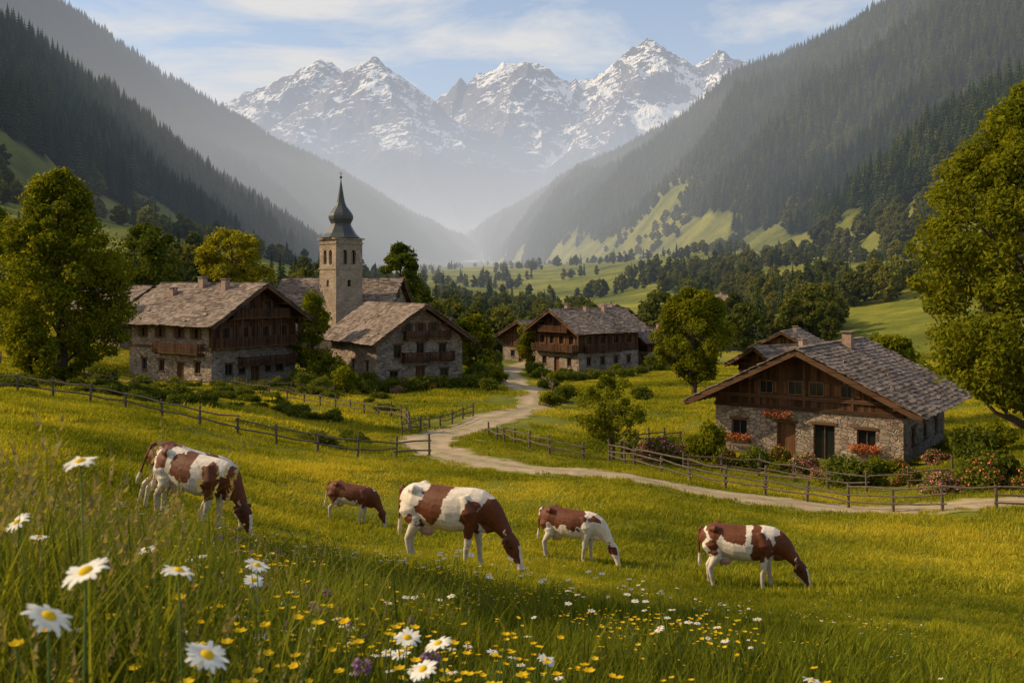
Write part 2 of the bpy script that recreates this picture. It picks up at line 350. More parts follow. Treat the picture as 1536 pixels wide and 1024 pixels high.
def broadleaf(name,loc,h,r,cb=.2,nl=20000,ls=.16,mat=None,seed=0,kind='egg',K=70,cr=.25,trunk=None,lean=0):
    g=np.random.default_rng(seed);mb=MB();tr=trunk or h*.022
    q=g.uniform(0,1,K);az=g.uniform(0,2*np.pi,K);rf=g.uniform(.25,1,K)**.6
    E=envelope(q,kind);lob=1+.16*np.sin(az*2+seed)+.12*np.sin(az*3+q*5+seed*2)
    R_=r*E*rf*lob*.84
    z=h*(cb+(1-cb)*(.04+q*.92))
    cent=np.stack([np.cos(az)*R_+lean*z/h,np.sin(az)*R_,z],1);cent[-1]=(lean,0,h*.95)
    crad=r*cr*g.uniform(.55,1.3,K)*(.55+.45*E)
    top=h*.86
    path=[(0,0,-.6),(0.02*h,0,.15*h),(0,.01*h,.4*h),(lean*.6,0,.65*h),(lean*.9,0,top)]
    tube(mb,path,[tr*1.35,tr,tr*.75,tr*.4,tr*.1],9,1)
    for i in g.choice(K,min(K,34),False):
        c=cent[i];z0=max(cb*h*.75,c[2]-np.hypot(c[0],c[1])*.75-.05*h);z0=min(z0,top*.95);s=np.array([lean*z0/h,0,z0])
        mid=s*.5+c*.5+np.array([0,0,-.06*r])+g.normal(size=3)*.04*r
        b=tr*.42*(1-z0/h*.6);tube(mb,[s,mid,c],[b,b*.6,b*.15],5,1)
    leafcloud(mb,cent,crad,nl,ls,seed+5)
    o=mb.obj(name,[mat or M_LEAF,M_BARK]);o.location=loc;return o
def T(name,x,y,h,r,**k): return broadleaf(name,(x,y,G(x,y)-.05),h,r,**k)
T('offview_shade_tree',-29.5,65,14.6,5.0,cb=.03,nl=66000,ls=.13,seed=3,kind='egg',K=280,cr=.17)
T('offview_shade_tree',25.2,48,19.0,7.0,cb=.13,nl=105000,ls=.13,seed=11,kind='egg',K=380,cr=.145,lean=0)
T('offview_shade_tree',17.2,95,10.2,4.3,cb=.12,nl=28000,ls=.16,mat=M_LEAF,seed=5,kind='round',K=130,cr=.2)
T('young_tree',5.5,55,4.6,1.9,cb=.22,nl=6500,ls=.09,seed=8,kind='round',K=50,cr=.24,trunk=.09)
T('yellow_tree',-35,125,15.5,5.0,cb=.15,nl=15000,ls=.23,mat=M_LEAFY,seed=9,kind='round',K=90,cr=.23)
T('offview_shade_tree',-15.5,139,17,4.6,cb=.15,nl=14000,ls=.24,mat=M_LEAFD,seed=10,kind='egg',K=80,cr=.24)
T('offview_shade_tree',-20.8,104,9.4,2.3,cb=.05,nl=12000,ls=.16,mat=M_LEAF,seed=12,kind='egg',K=60,cr=.3)
T('offview_shade_tree',-4.6,126,7.2,2.6,cb=.08,nl=9000,ls=.2,mat=M_LEAF,seed=13,kind='round',K=40,cr=.3)
T('offview_shade_tree',2.4,150,6.5,2.6,cb=.05,nl=7000,ls=.2,mat=M_LEAF,seed=14,kind='round',K=30,cr=.34)
T('offview_shade_tree',-51,140,14,4.5,cb=.1,nl=10000,ls=.26,mat=M_LEAFD,seed=15,kind='round',K=50,cr=.3)
T('offview_shade_tree',30,80,7,3.6,cb=.05,nl=12000,ls=.2,mat=M_LEAF,seed=16,kind='round',K=50,cr=.3)
T('offview_shade_tree',-54,105,14,5,cb=.1,nl=12000,ls=.25,mat=M_LEAFD,seed=17,kind='egg',K=60,cr=.28)
T('offview_shade_tree',-14.5,9.5,12.5,4.6,cb=.25,nl=20000,ls=.15,mat=M_LEAF,seed=18,kind='round',K=60,cr=.26)  # tree added out of view at left so its crown shades the foreground
T('offview_shade_tree',36,62,10,4.2,cb=.05,nl=14000,ls=.18,mat=M_LEAFD,seed=19,kind='round',K=60,cr=.28)
def bushmesh(name,seed,mats,n=3200,fl=0,ls=.07,flat=.75):
    g=np.random.default_rng(seed);mb=MB();K=18
    az=g.uniform(0,6.28,K);rr=g.uniform(0,.75,K);z=g.uniform(.25,.85,K)*(1-.35*rr)
    cent=np.stack([np.cos(az)*rr,np.sin(az)*rr,z],1);cr=g.uniform(.18,.42,K)
    leafcloud(mb,cent,cr,n,ls,seed,0)
    if fl: leafcloud(mb,cent,cr*1.08,fl,ls*.6,seed+1,1)
    for i in range(6): tube(mb,[(0,0,-.3),tuple(cent[i]*.6),tuple(cent[i])],[.03,.02,.008],5,2)
    return mb.mesh(name,mats)
BM=[bushmesh('bush_mesh',31,[M_BUSH,M_PINK,M_BARK]),bushmesh('bush_mesh_b',32,[M_LEAF,M_PINK,M_BARK]),
    bushmesh('pink_bush_mesh',33,[M_BUSH,M_PINK,M_BARK],3000,2000),bushmesh('orange_bush_mesh',34,[M_BUSH,M_ORANGE,M_BARK],3200,1100)]
def bush(x,y,r,k=0,h=None,name=None):
    o=bpy.data.objects.new(name or ('flowering_bush' if k>1 else 'bush'),BM[k]);COL.objects.link(o)
    o.location=(x,y,G(x,y)-.05);o.scale=(r,r,h or r);o.rotation_euler[2]=random.uniform(0,6.28);return o
for a in [(8.1,56,1.45,2,1.5),(11.2,57,1.45,1,2.3),(13.4,54.5,1.3,0,1.4),(14.6,55.5,1.1,3,1.3),(15.6,53.5,1.2,2,1.2),(17.3,50.5,1.7,0,1.6),(18.6,51.2,1.3,1,1.3),
          (20.6,43,1.4,3,1.5),(22.2,42.5,1.5,3,1.7),(23.4,41.5,1.4,2,1.4),(19.0,44,1.1,2,1.0),(24.5,44.5,1.6,0,1.9),(25.5,55,1.6,0,1.8),(27.5,57,1.8,1,1.8),(6.9,58,.9,0,.9),
          (9.6,60,1.2,0,1.1),(21.6,55.5,.9,3,.8),(24.0,56.5,1.0,2,.9),(12.2,55.6,1.0,3,.9),(16.4,52,1.0,2,.9),(10,58.2,.9,2,.9),(19.4,49.5,1.0,3,1.0),(26.5,43,1.8,1,2.1),(21.3,44.6,1.4,0,1.7),(9.2,55.2,.8,0,.7),(14.2,53.3,.8,1,.7),(20.4,47.5,.9,2,.8),
          (-15.4,92,1.7,1,2.6),(-17.4,90,1.5,0,1.6),(-18.8,92,1.5,0,1.8),(-13.6,95,1.4,0,1.5),(-20,95,1.6,0,2),(-16.5,97,1.8,0,2.6),(-18.2,99,2.2,1,3.2),(-14.5,99,1.5,0,2.0),
          (-21.6,91,1.1,0,1.3),(-24.5,90,1.2,0,1.2),(-30,89,1.2,1,1.2),(-33.5,90,1.3,0,1.3),(-27,92,1.0,0,1.0),(-36,88,1.6,0,1.7),(-41,85,1.8,0,2),(-3.2,104,1.5,0,1.6),(-1.6,108,1.4,1,1.6),(-3.8,110,1.8,0,2.2),(-2.2,98,1.3,0,1.3),
          (-2.0,114,1.6,0,1.8),(3.8,104,1.3,0,1.2),(4.8,112,1.5,1,1.4),(3.5,120,1.5,0,1.5),(2.8,128,1.6,0,1.7),(-2.6,134,2,0,2.2),(7,130,1.2,0,1.1),(10.5,132,1.3,0,1),(14,136,1.6,0,1.4),(20,138,2.2,0,2.4),(4.4,88,1.2,0,1.6),(3.2,84,1.3,1,1.3),(5.4,94,1.3,0,1.2),
          (-36,63,1.6,0,1.8),(-25,62,1.2,0,1.1),(-40,56,2,1,2.2),(22,90,2,0,1.8),(12,92,1.6,0,1.3),(33,52,2,0,2.2),(30,46,1.6,3,1.6),(-31,92,1.0,2,1.1),(-22.8,92.5,.9,3,1.0),(-11,95.5,.8,2,.9),(-7.6,97.5,.8,3,.9)]: bush(*a)
def hedge(pts,w,h,seed):
    g=np.random.default_rng(seed);P=catmull(pts,int(14));c=[];
    for p in P:
        for j in range(3): c.append((p[0]+g.normal()*.15,p[1]+g.normal()*w*.3,G(p[0],p[1])+h*g.uniform(.2,.7)))
    mb=MB();leafcloud(mb,np.array(c),np.full(len(c),h*.5),9000,.12,seed);
    for p in P[::3]: tube(mb,[(p[0],p[1],G(p[0],p[1])-.3),(p[0],p[1],G(p[0],p[1])+h*.6)],[.05,.02],5,1)
    mb.obj('clipped_hedge',[M_BUSH,M_BARK])
hedge([(-12.8,96.5),(-9.5,97.5),(-6.5,99),(-3.5,100.5)],.8,1.5,61)
hedge([(4.2,118),(8,121),(12,124),(17,128)],.8,1.2,62)
wsp=bush(-24,56,.8,0,.6,'wild_shrub');g=np.random.default_rng(5)
x=g.uniform(-38,-5,360);y=g.uniform(50,90,360);k=(fbm(x/7,y/5,3,33)>.08)&(road_dist(x,y)>3.5)&(x/y<-.12);x=x[k];y=y[k]
s=g.uniform(.3,.95,len(x));scatter('wild_shrubs',wsp,np.stack([x,y,H(x,y)-.08],1),np.stack([s*1.3,s*1.3,s],1),g.uniform(0,6.28,len(x)))
# ------------------------------------------------------------------ mountain slopes
class Slope:
    def __init__(s,crest,foot,A,seed,lam=260): s.c=crest;s.f=foot;s.A=A;s.seed=seed;s.lam=lam;s.cc=catmull(crest,400);s.ff=catmull(foot,400)
    def pos(s,S,T_):
        k=np.linspace(0,1,400);c=np.stack([np.interp(S,k,s.cc[:,i]) for i in range(3)],-1);f=np.stack([np.interp(S,k,s.ff[:,i]) for i in range(3)],-1)
        p=f+(c-f)*T_[...,None];over=np.clip(T_-1,0,9);p[...,2]-=over*(c[...,2]-f[...,2])*1.8
        w=np.sin(np.pi*np.clip(T_,0,1))**.8
        p[...,2]+=s.A*w*(ridged(p[...,0]/s.lam,p[...,1]/s.lam,4,s.seed)-.1)+s.A*.06*fbm(p[...,0]/60,p[...,1]/60,3,s.seed+3)*np.clip(T_*4,0,1)
        return p
    def build(s,name,mask,mat,ns=300,nt_=110):
        S,T_=np.meshgrid(np.linspace(0,1,ns),np.linspace(-.12,1.5,nt_));p=s.pos(S,T_)
        o=grid_mesh(name,p[...,0],p[...,1],p[...,2],[mat])
        at=o.data.attributes.new('meadow','FLOAT','POINT');at.data.foreach_set('value',mask(S,T_,p).astype(np.float32).ravel());return o
    def trees(s,n,mask,sp,seed,tmax=1.06):
        g=np.random.default_rng(seed);S=g.uniform(0,1,n*4);T_=g.uniform(-.02,tmax,n*4)
        p=s.pos(S,T_);e=.01
        a=np.linalg.norm(np.cross(s.pos(S+e,T_)-s.pos(S-e,T_),s.pos(S,T_+e)-s.pos(S,T_-e)),axis=1)
        ok=(g.uniform(0,1,len(S))<a/np.percentile(a,92))&(g.uniform(0,1,len(S))>mask(S,T_,p)*1.0)&(mask(S,T_,p)<.6)
        p=p[ok][:n];return p
def hill_material():
    m,nt,N,L,b=nmat('hillside');g=nd(nt,'ShaderNodeNewGeometry');P=g.outputs['Position']
    at=nd(nt,'ShaderNodeAttribute',attribute_name='meadow')
    n=noise(nt,P,.02,8,.7);n2=noise(nt,P,.4,4)
    mc=ramp(nt,[(.32,(.075,.09,.02)),(.5,(.155,.16,.03)),(.68,(.26,.235,.05))],n.outputs[0])
    fc=ramp(nt,[(.3,(.014,.026,.009)),(.7,(.04,.055,.017))],n2.outputs[0])
    L.new(mixc(nt,at.outputs['Fac'],fc.outputs[0],mc.outputs[0]),b.inputs['Base Color'])
    L.new(bump(nt,n2.outputs[0],.5,1.5),b.inputs['Normal']);b.inputs['Roughness'].default_value=1;b.inputs['Specular IOR Level'].default_value=.05;return m
M_HILL=hill_material()
def sst(a,b,x): t=np.clip((x-a)/(b-a),0,1);return t*t*(3-2*t)
SL=Slope([(-356,500,178),(-317,620,150),(-312,700,138),(-306,780,130),(-281,900,92),(-258,1050,64),(-240,1250,32),(-228,1500,8)],
         [(-178,250,12),(-169,330,26),(-165,370,24),(-165,420,22),(-162,520,15),(-159,650,9),(-173,900,5),(-182,1200,0)],18,21,120)
SF=Slope([(-984,1700,575),(-884,1900,530),(-824,2000,492),(-760,2200,440),(-613,2500,352),(-500,2800,300),(-358,3200,222),(-172,3800,135),(-82,4400,95)],
         [(-500,900,20),(-470,1000,20),(-440,1150,20),(-400,1400,20),(-340,1800,25),(-290,2100,30),(-230,2500,45),(-150,3100,65),(-100,4000,80)],70,22,420)
SR=Slope([(720,1100,476),(640,1250,435),(553,1450,381),(490,1700,370),(432,1950,369),(356,2300,345),(164,3000,301),(28,3500,255),(-190,4200,178)],
         [(164,250,0),(169,330,6),(172,450,8),(173,600,14),(173,780,20),(155,1000,20),(82,1500,20),(17,2100,32),(-81,3200,57)],85,23,360)
mkL=lambda S,T_,p: sst(-.05,.05,(.20-T_)*1.7+fbm(p[...,0]/60,p[...,1]/60,3,41)*.36)
mkF=lambda S,T_,p: sst(-.05,.05,(.06-T_)*2+fbm(p[...,0]/150,p[...,1]/150,3,42)*.35-.15)
mkR=lambda S,T_,p: sst(-.06,.06,(.065-T_)*2.0+fbm(p[...,0]/120,p[...,1]/200,5,43)*.5+.36*np.exp(-((S-.66)/.09)**2)+.20*np.exp(-((S-.42)/.08)**2)+.12*np.exp(-((S-.2)/.06)**2))
SL.build('forested_hill',mkL,M_HILL);SF.build('forested_hill',mkF,M_HILL);SR.build('forested_hill',mkR,M_HILL)
SP=[spruce('spruce_tree',(-46,150,G(-46,150)),20,1,13,9,.55),spruce('spruce_tree',(-42,155,G(-42,155)),22,2,14,8,.5),spruce('spruce_tree',(-49.5,158,G(-49.5,158)),17,3,11,10,.7)]
GP=[T('offview_shade_tree',28,190,11,4.6,cb=.08,nl=1700,ls=.66,mat=M_FARLEAF,seed=21,kind='round',K=40,cr=.3),
    T('offview_shade_tree',-30,185,13,4.2,cb=.06,nl=1700,ls=.66,mat=M_FARLEAF,seed=22,kind='egg',K=40,cr=.3)]
def plant(name,protos,P,lo,hi,seed):
    g=np.random.default_rng(seed);k=g.integers(0,len(protos),len(P))
    for i,pr in enumerate(protos):
        q=P[k==i];s=g.uniform(lo,hi,len(q));w=s*g.uniform(.85,1.2,len(q));scatter(name,pr,q,np.stack([w,w,s],1),g.uniform(0,6.28,len(q)))
plant('spruce_forest',SP,SL.trees(9500,mkL,7,51),.6,1.15,1)
plant('spruce_forest',SP,SF.trees(26000,mkF,7,52),.8,1.35,2)
pr=SR.trees(46000,mkR,7,53);plant('spruce_forest',SP,pr,.65,1.25,3)
g=np.random.default_rng(77)
def few(S_,n,t0,t1,seed,th=.12):
    g=np.random.default_rng(seed);S=g.uniform(0,1,n)**1.4;t=g.uniform(t0,t1,n);p=S_.pos(S,t);k=fbm(p[:,0]/45,p[:,1]/45,3,seed)>th;return p[k]
plant('grove',GP,few(SL,1500,0,.4,78,.1),.4,.9,4);plant('grove',GP,few(SR,3600,-.02,.32,79,.12),.45,.95,5)
plant('grove',GP,few(SR,10000,.10,1,80,.12),.7,1.15,5)
n=9500;y=np.exp(g.uniform(math.log(175),math.log(2600),n));u=g.uniform(-.75,.75,n);x=u*y
k=(fbm(x/42,y/100,3,90)>np.where(y<420,np.where(x>55,.15,.20),.20))&~((y<300)&(fbm(x/25,y/25,2,95)<-.1)&(x<60));x=x[k];y=y[k]
P=np.stack([x,y,H(x,y)-.1],1);m=g.uniform(0,1,len(P))<.72
plant('grove',GP,P[m],.35,.8,6);plant('spruce_grove',SP,P[~m],.3,.6,7)
# ------------------------------------------------------------------ alpine range
def seg_h(X,Y,pl,k):
    out=np.full(X.shape,-1e9)
    for a,b in zip(pl[:-1],pl[1:]):
        dx,dy=b[0]-a[0],b[1]-a[1];t=np.clip(((X-a[0])*dx+(Y-a[1])*dy)/(dx*dx+dy*dy),0,1)
        d=np.hypot(X-a[0]-t*dx,Y-a[1]-t*dy);out=np.maximum(out,a[2]+(b[2]-a[2])*t-k*d)
    return out
crest=[(-4600,8000,900),(-3029,8000,1170),(-2283,8000,1440),(-1963,8000,1520),(-1749,8000,1600),(-1536,8000,1754),(-1323,8000,1649),(-1100,8000,1580),(-850,8000,1540),(-603,8000,1463),(-416,8000,1537),(-300,8000,1570),(-96,8000,1743),(91,8000,1796),(224,8000,1707),(491,8000,1580),(651,8000,1617),(864,8000,1776),(1077,8000,1908),(1237,8000,1840),(1451,8000,1740),(1717,8000,1807),(2037,8000,1697),(2837,8000,1440),(4400,8000,1300)]
spurs=[[(-1000,7900,1400),(-938,7000,1535),(-720,6400,1080),(-480,5700,560),(-250,5100,200)],[(-938,7000,1535),(-1250,6300,1000),(-1450,5500,480)],
 [(-1536,8000,1744),(-1720,7200,1280),(-1950,6300,720),(-2100,5600,400)],[(91,8000,1776),(30,7400,1330),(-120,6700,850),(-180,6000,420)],
 [(-416,8000,1557),(-450,7500,1200),(-350,6900,850)],[(491,8000,1600),(380,7400,1150),(250,6900,850)],
 [(1077,8000,1888),(880,7400,1480),(680,6700,1050),(480,6000,620),(300,5400,300)],[(1717,8000,1797),(1500,7300,1400),(1250,6500,1000),(950,5700,600)],
 [(2037,8000,1707),(2300,7000,1200),(2300,6000,800)],[(-3029,8000,1170),(-2900,6500,700)]]
mx,my=np.meshgrid(np.linspace(-5200,5200,1000),np.linspace(4700,9000,420))
wx=mx+fbm(mx/350,my/350,4,61)*110;wy=my+fbm(mx/350,my/350,4,62)*110
hz=seg_h(mx+fbm(mx/160,my/160,3,66)*30,my+fbm(mx/400,my/400,3,63)*60,crest,.95)
for s in spurs: hz=np.maximum(hz,seg_h(wx,wy,s,.80))
cirq=[(-270,7050,860,520),(1250,7050,1130,420),(450,7200,960,420),(-1150,7350,1150,320),(1900,7350,1260,380),(150,7000,830,350)]
SNOWF=np.zeros(mx.shape)
for cx_,cy_,cz_,cr_ in cirq:
    d=np.hypot(mx-cx_,(my-cy_))/cr_;c_=cz_+(my-cy_)*.45-np.clip(d-1,0,9)**1.3*420;SNOWF=np.maximum(SNOWF,np.clip((c_-hz+110)/130,0,1)*(d<2.0));hz=np.maximum(hz,c_)
hz=np.maximum(hz,120+0*hz)
amp=sst(120,700,hz)*(1-.6*SNOWF)
hz=hz+amp*(ridged(mx/480,my/480,6,64)*85-22+ridged(mx/120,my/160,4,65)*20)
hz[0,:]=60
def alp_material():
    m,nt,N,L,b=nmat('alpine_rock_and_snow');g=nd(nt,'ShaderNodeNewGeometry');P=g.outputs['Position'];s=nd(nt,'ShaderNodeSeparateXYZ');L.new(P,s.inputs[0])
    sn=nd(nt,'ShaderNodeSeparateXYZ');L.new(g.outputs['Normal'],sn.inputs[0])
    at=nd(nt,'ShaderNodeAttribute',attribute_name='snowfield')
    n=noise(nt,P,.0018,7,.55);n2=noise(nt,P,.013,7,.7)
    rock=ramp(nt,[(.3,(.055,.058,.075)),(.5,(.12,.11,.118)),(.75,(.22,.19,.175))],n2.outputs[0])
    green=ramp(nt,[(.3,(.018,.03,.024)),(.7,(.04,.055,.03))],n2.outputs[0])
    gf=ramp(nt,[(.34,(1,1,1)),(.48,(0,0,0))],mth(nt,'ADD',mth(nt,'DIVIDE',s.outputs[2],2000.0),mth(nt,'MULTIPLY',mth(nt,'SUBTRACT',n.outputs[0],.5),.5)))
    c=mixc(nt,gf.outputs[0],rock.outputs[0],green.outputs[0])
    hf=mth(nt,'MULTIPLY',mth(nt,'SUBTRACT',s.outputs[2],1000.0),1/1500.)
    f=mth(nt,'ADD',mth(nt,'ADD',hf,mth(nt,'MULTIPLY',mth(nt,'SUBTRACT',sn.outputs[2],.70),3.4)),mth(nt,'MULTIPLY',mth(nt,'SUBTRACT',n.outputs[0],.5),3.0))
    f=mth(nt,'ADD',f,mth(nt,'MULTIPLY',mth(nt,'SUBTRACT',n2.outputs[0],.5),.5))
    f=mth(nt,'ADD',f,mth(nt,'MULTIPLY',at.outputs['Fac'],1.1))
    lowcut=ramp(nt,[(.34,(0,0,0)),(.41,(1,1,1))],mth(nt,'DIVIDE',s.outputs[2],2000.0))
    sf=ramp(nt,[(.28,(0,0,0)),(.38,(1,1,1))],f);sfm=mth(nt,'MULTIPLY',sf.outputs[0],lowcut.outputs[0])
    c=mixc(nt,sfm,c,(.88,.85,.81));L.new(c,b.inputs['Base Color']);b.inputs['Roughness'].default_value=.9;b.inputs['Specular IOR Level'].default_value=.1
    L.new(bump(nt,mth(nt,'ADD',n2.outputs[0],n.outputs[0]),.7,40),b.inputs['Normal']);return m
alp=grid_mesh('alpine_mountain_range',mx,my,hz,[alp_material()],False)
at=alp.data.attributes.new('snowfield','FLOAT','POINT');at.data.foreach_set('value',SNOWF.astype(np.float32).ravel())
# ------------------------------------------------------------------ buildings
class Bld:
    def __init__(s,name,x,y,z,th):
        s.e=bpy.data.objects.new(name,None);COL.objects.link(s.e);s.e.location=(x,y,z);s.e.rotation_euler[2]=R(th);s.p={}
    def mb(s,part,mats): 
        if part not in s.p: s.p[part]=(MB(),mats)
        return s.p[part][0]
    def box(s,part,mats,x0,x1,y0,y1,z0,z1,m=0):
        s.mb(part,mats).add(box8(((x0+x1)/2,(y0+y1)/2,(z0+z1)/2),((x1-x0)/2,0,0),(0,(y1-y0)/2,0),(0,0,(z1-z0)/2)),BOXQ,None,m)
    def ub(s,part,mats,F,u0,u1,n0,n1,z0,z1):
        o,ud,nn=F;o=np.array(o,float);ud=np.array(ud,float);nn=np.array(nn,float)
        c=o+ud*(u0+u1)/2+nn*(n0+n1)/2+np.array([0,0,(z0+z1)/2])
        e2=nn*(n1-n0)/2
        s.mb(part,mats).add(box8(c,ud*(u1-u0)/2,e2,(0,0,(z1-z0)/2)),BOXQ)
    def wall(s,F,u0,u1,z0,z1,ops,mat,part='walls',th=.4,shut=False,off=0.0):
        us=sorted({u0,u1,*[v for o in ops for v in (o[0]-o[2]/2,o[0]+o[2]/2)]});zs=sorted({z0,z1,*[v for o in ops for v in (o[1],o[1]+o[3])]})
        for a,b in zip(us[:-1],us[1:]):
            for c,d in zip(zs[:-1],zs[1:]):
                um,zm=(a+b)/2,(c+d)/2
                if any(abs(um-o[0])<o[2]/2 and o[1]<zm<o[1]+o[3] for o in ops): continue
                s.ub(part,[mat],F,a,b,-th,off,c,d)
        for o in ops: s.window(F,o,shut,off)
    def window(s,F,o,shut,off=0):
        u,z,w,h=o[:4];kind=o[4] if len(o)>4 else 'w'
        s.ub('window_glass' if kind=='w' else 'door_leaf',[M_GLASS] if kind=='w' else [M_SHUT],F,u-w/2,u+w/2,-.26,-.22,z,z+h)
        t=.06
        for a,b,c,d in ((u-w/2,u-w/2+t,z,z+h),(u+w/2-t,u+w/2,z,z+h),(u-w/2+t,u+w/2-t,z+h-t,z+h),(u-w/2+t,u+w/2-t,z,z+t)): s.ub('window_frames',[M_FRAME],F,a,b,-.22,-.12+off,c,d)
        if kind=='w':
            s.ub('window_frames',[M_FRAME],F,u-.02,u+.02,-.22,-.15,z+t,z+h-t);s.ub('window_frames',[M_FRAME],F,u-w/2-.06,u+w/2+.06,off+.003,off+.09,z-.08,z)
        s.ub('lintels',[M_WOOD2],F,u-w/2-.15,u+w/2+.15,off+.002,off+.05,z+h,z+h+.16)
        if shut:
            for sg in (-1,1):
                a=u+sg*(w/2+.03);b=u+sg*(w/2+.03+w*.48);s.ub('shutters',[M_SHUT],F,min(a,b),max(a,b),off+.01,off+.06,z,z+h)
    def prism(s,part,mat,W,zb,rise,y0,y1):
        V=[(-W/2,y0,zb),(W/2,y0,zb),(0,y0,zb+rise),(-W/2,y1,zb),(W/2,y1,zb),(0,y1,zb+rise)]
        s.mb(part,[mat]).add(V,[[0,3,4,1],[1,4,5,2],[2,5,3,0]],[[0,1,2],[3,5,4]])
    def roof(s,W,L,h,pitch,os_,og,seed=0,step=.34,stone=True):
        r=random.Random(seed);tn=math.tan(pitch);rz=h+W/2*tn;half=W/2+os_;sl=half/math.cos(pitch)
        for sg in (-1,1):
            d=np.array([sg*math.cos(pitch),0,-math.sin(pitch)]);nn=np.array([sg*math.sin(pitch),0,math.cos(pitch)]);yv=np.array([0,1,0.])
            o=np.array([0,0,rz+.10])
            c=o+d*sl/2+yv*(L/2)+nn*.08
            s.mb('roof_boarding',[M_WOOD2]).add(box8(c,d*(sl/2),yv*(L/2+og),nn*.07),BOXQ if sg>0 else [q[::-1] for q in BOXQ])
            dd=step*.5
            while dd<sl+.12:
                y=-og-.05+r.uniform(-.2,0)
                while y<L+og:
                    w=r.uniform(.28,.6);sag=.05*math.sin(y*.7+seed)*math.sin(dd*.6)
                    cc=o+d*(dd+r.uniform(-.05,.05))+yv*(y+w/2)+nn*(.22+sag+r.uniform(-.015,.025))
                    til=.10+r.uniform(-.04,.07);dv=d*math.cos(til)+nn*math.sin(til);nv=nn*math.cos(til)-d*math.sin(til)
                    s.mb('roof_slates',[M_SHING]).add(box8(cc,dv*(step*.66),yv*(w/2-.008),nv*.024),BOXQ if sg>0 else [q[::-1] for q in BOXQ]);y+=w
                dd+=step
            for k in range(int(sl*L*.08)):
                cc=o+d*r.uniform(.6,sl-.3)+yv*r.uniform(0,L)+nn*.30;a=r.uniform(.09,.17);s.mb('roof_stones',[M_STONE]).add(box8(cc,d*a,yv*a*1.2,nn*.07),BOXQ)
            for yy in (-og-.06,L+og+.06):
                c=o+d*sl/2+yv*yy-nn*.03;s.mb('barge_boards',[M_WOOD2]).add(box8(c,d*(sl/2),yv*.04,nn*.15),BOXQ)
            yy=-og+.3
            while yy<L+og:
                c=o+d*(sl-.55)+yv*yy-nn*.06;s.mb('rafters',[M_WOOD2]).add(box8(c,d*.5,yv*.06,nn*.07),BOXQ);yy+=.8
        y=-og
        while y<L+og:
            s.box('ridge_tiles',[M_SHING],-.2,.2,y+.01,y+.42,rz+.30+r.uniform(-.02,.02),rz+.37+r.uniform(0,.03));y+=.43
        for f in (-.98,-.5,0,.5,.98):
            xx=f*W/2;zz=rz-abs(xx)*tn-.02
            s.box('purlins',[M_WOOD2],xx-.1,xx+.1,-og+.1,-.003,zz-.22,zz-.01)
        return rz
    def chimney(s,x,y,z0,z1,w=.5):
        s.box('chimneys',[M_CHIM],x-w/2,x+w/2,y-w/2,y+w/2,z0,z1);s.box('chimney_caps',[M_SHING],x-w/2-.1,x+w/2+.1,y-w/2-.1,y+w/2+.1,z1+.12,z1+.2)
        for a in (-1,1):
            for b in (-1,1): s.box('chimney_caps',[M_CHIM],x+a*w*.4-.05,x+a*w*.4+.05,y+b*w*.4-.05,y+b*w*.4+.05,z1,z1+.12)
    def balcony(s,F,u0,u1,z,dep=.95,hgt=.95,post=None,flow=0):
        s.ub('balcony_floors',[M_WOOD2],F,u0,u1,.003,dep,z-.12,z)
        for zz in (z+.12,z+hgt-.08): s.ub('balcony_rails',[M_WOOD2],F,u0,u1,dep-.09,dep-.02,zz,zz+.08)
        u=u0
        while u<u1-.05: s.ub('balcony_pickets',[M_WOOD],F,u+.015,u+.115,dep-.02,dep+.01,z-.05,z+hgt);u+=.16
        for uu in (u0,u1-.08):
            n_=.1
            while n_<dep-.1: s.ub('balcony_pickets',[M_WOOD],F,uu,uu+.03,n_,n_+.1,z-.05,z+hgt);n_+=.16
            s.ub('balcony_rails',[M_WOOD2],F,uu,uu+.08,.003,dep-.1,z+hgt-.08,z+hgt)
        k=max(2,int((u1-u0)/2.4))
        for i in range(k+1):
            uu=u0+(u1-u0-.12)*i/k;s.ub('balcony_posts',[M_WOOD2],F,uu,uu+.12,dep-.14,dep-.02,z-.12,post or z+hgt+.05)
            s.ub('balcony_brackets',[M_WOOD2],F,uu,uu+.12,.003,dep*.7,z-.28,z-.122)
    def done(s):
        for k,(m,mats) in s.p.items(): m.obj(k,mats,False,s.e)
def frames(W,L):
    return dict(f=((0,0,0),(1,0,0),(0,-1,0)),b=((0,L,0),(-1,0,0),(0,1,0)),l=((-W/2,L/2,0),(0,-1,0),(-1,0,0)),r=((W/2,L/2,0),(0,1,0),(1,0,0)))
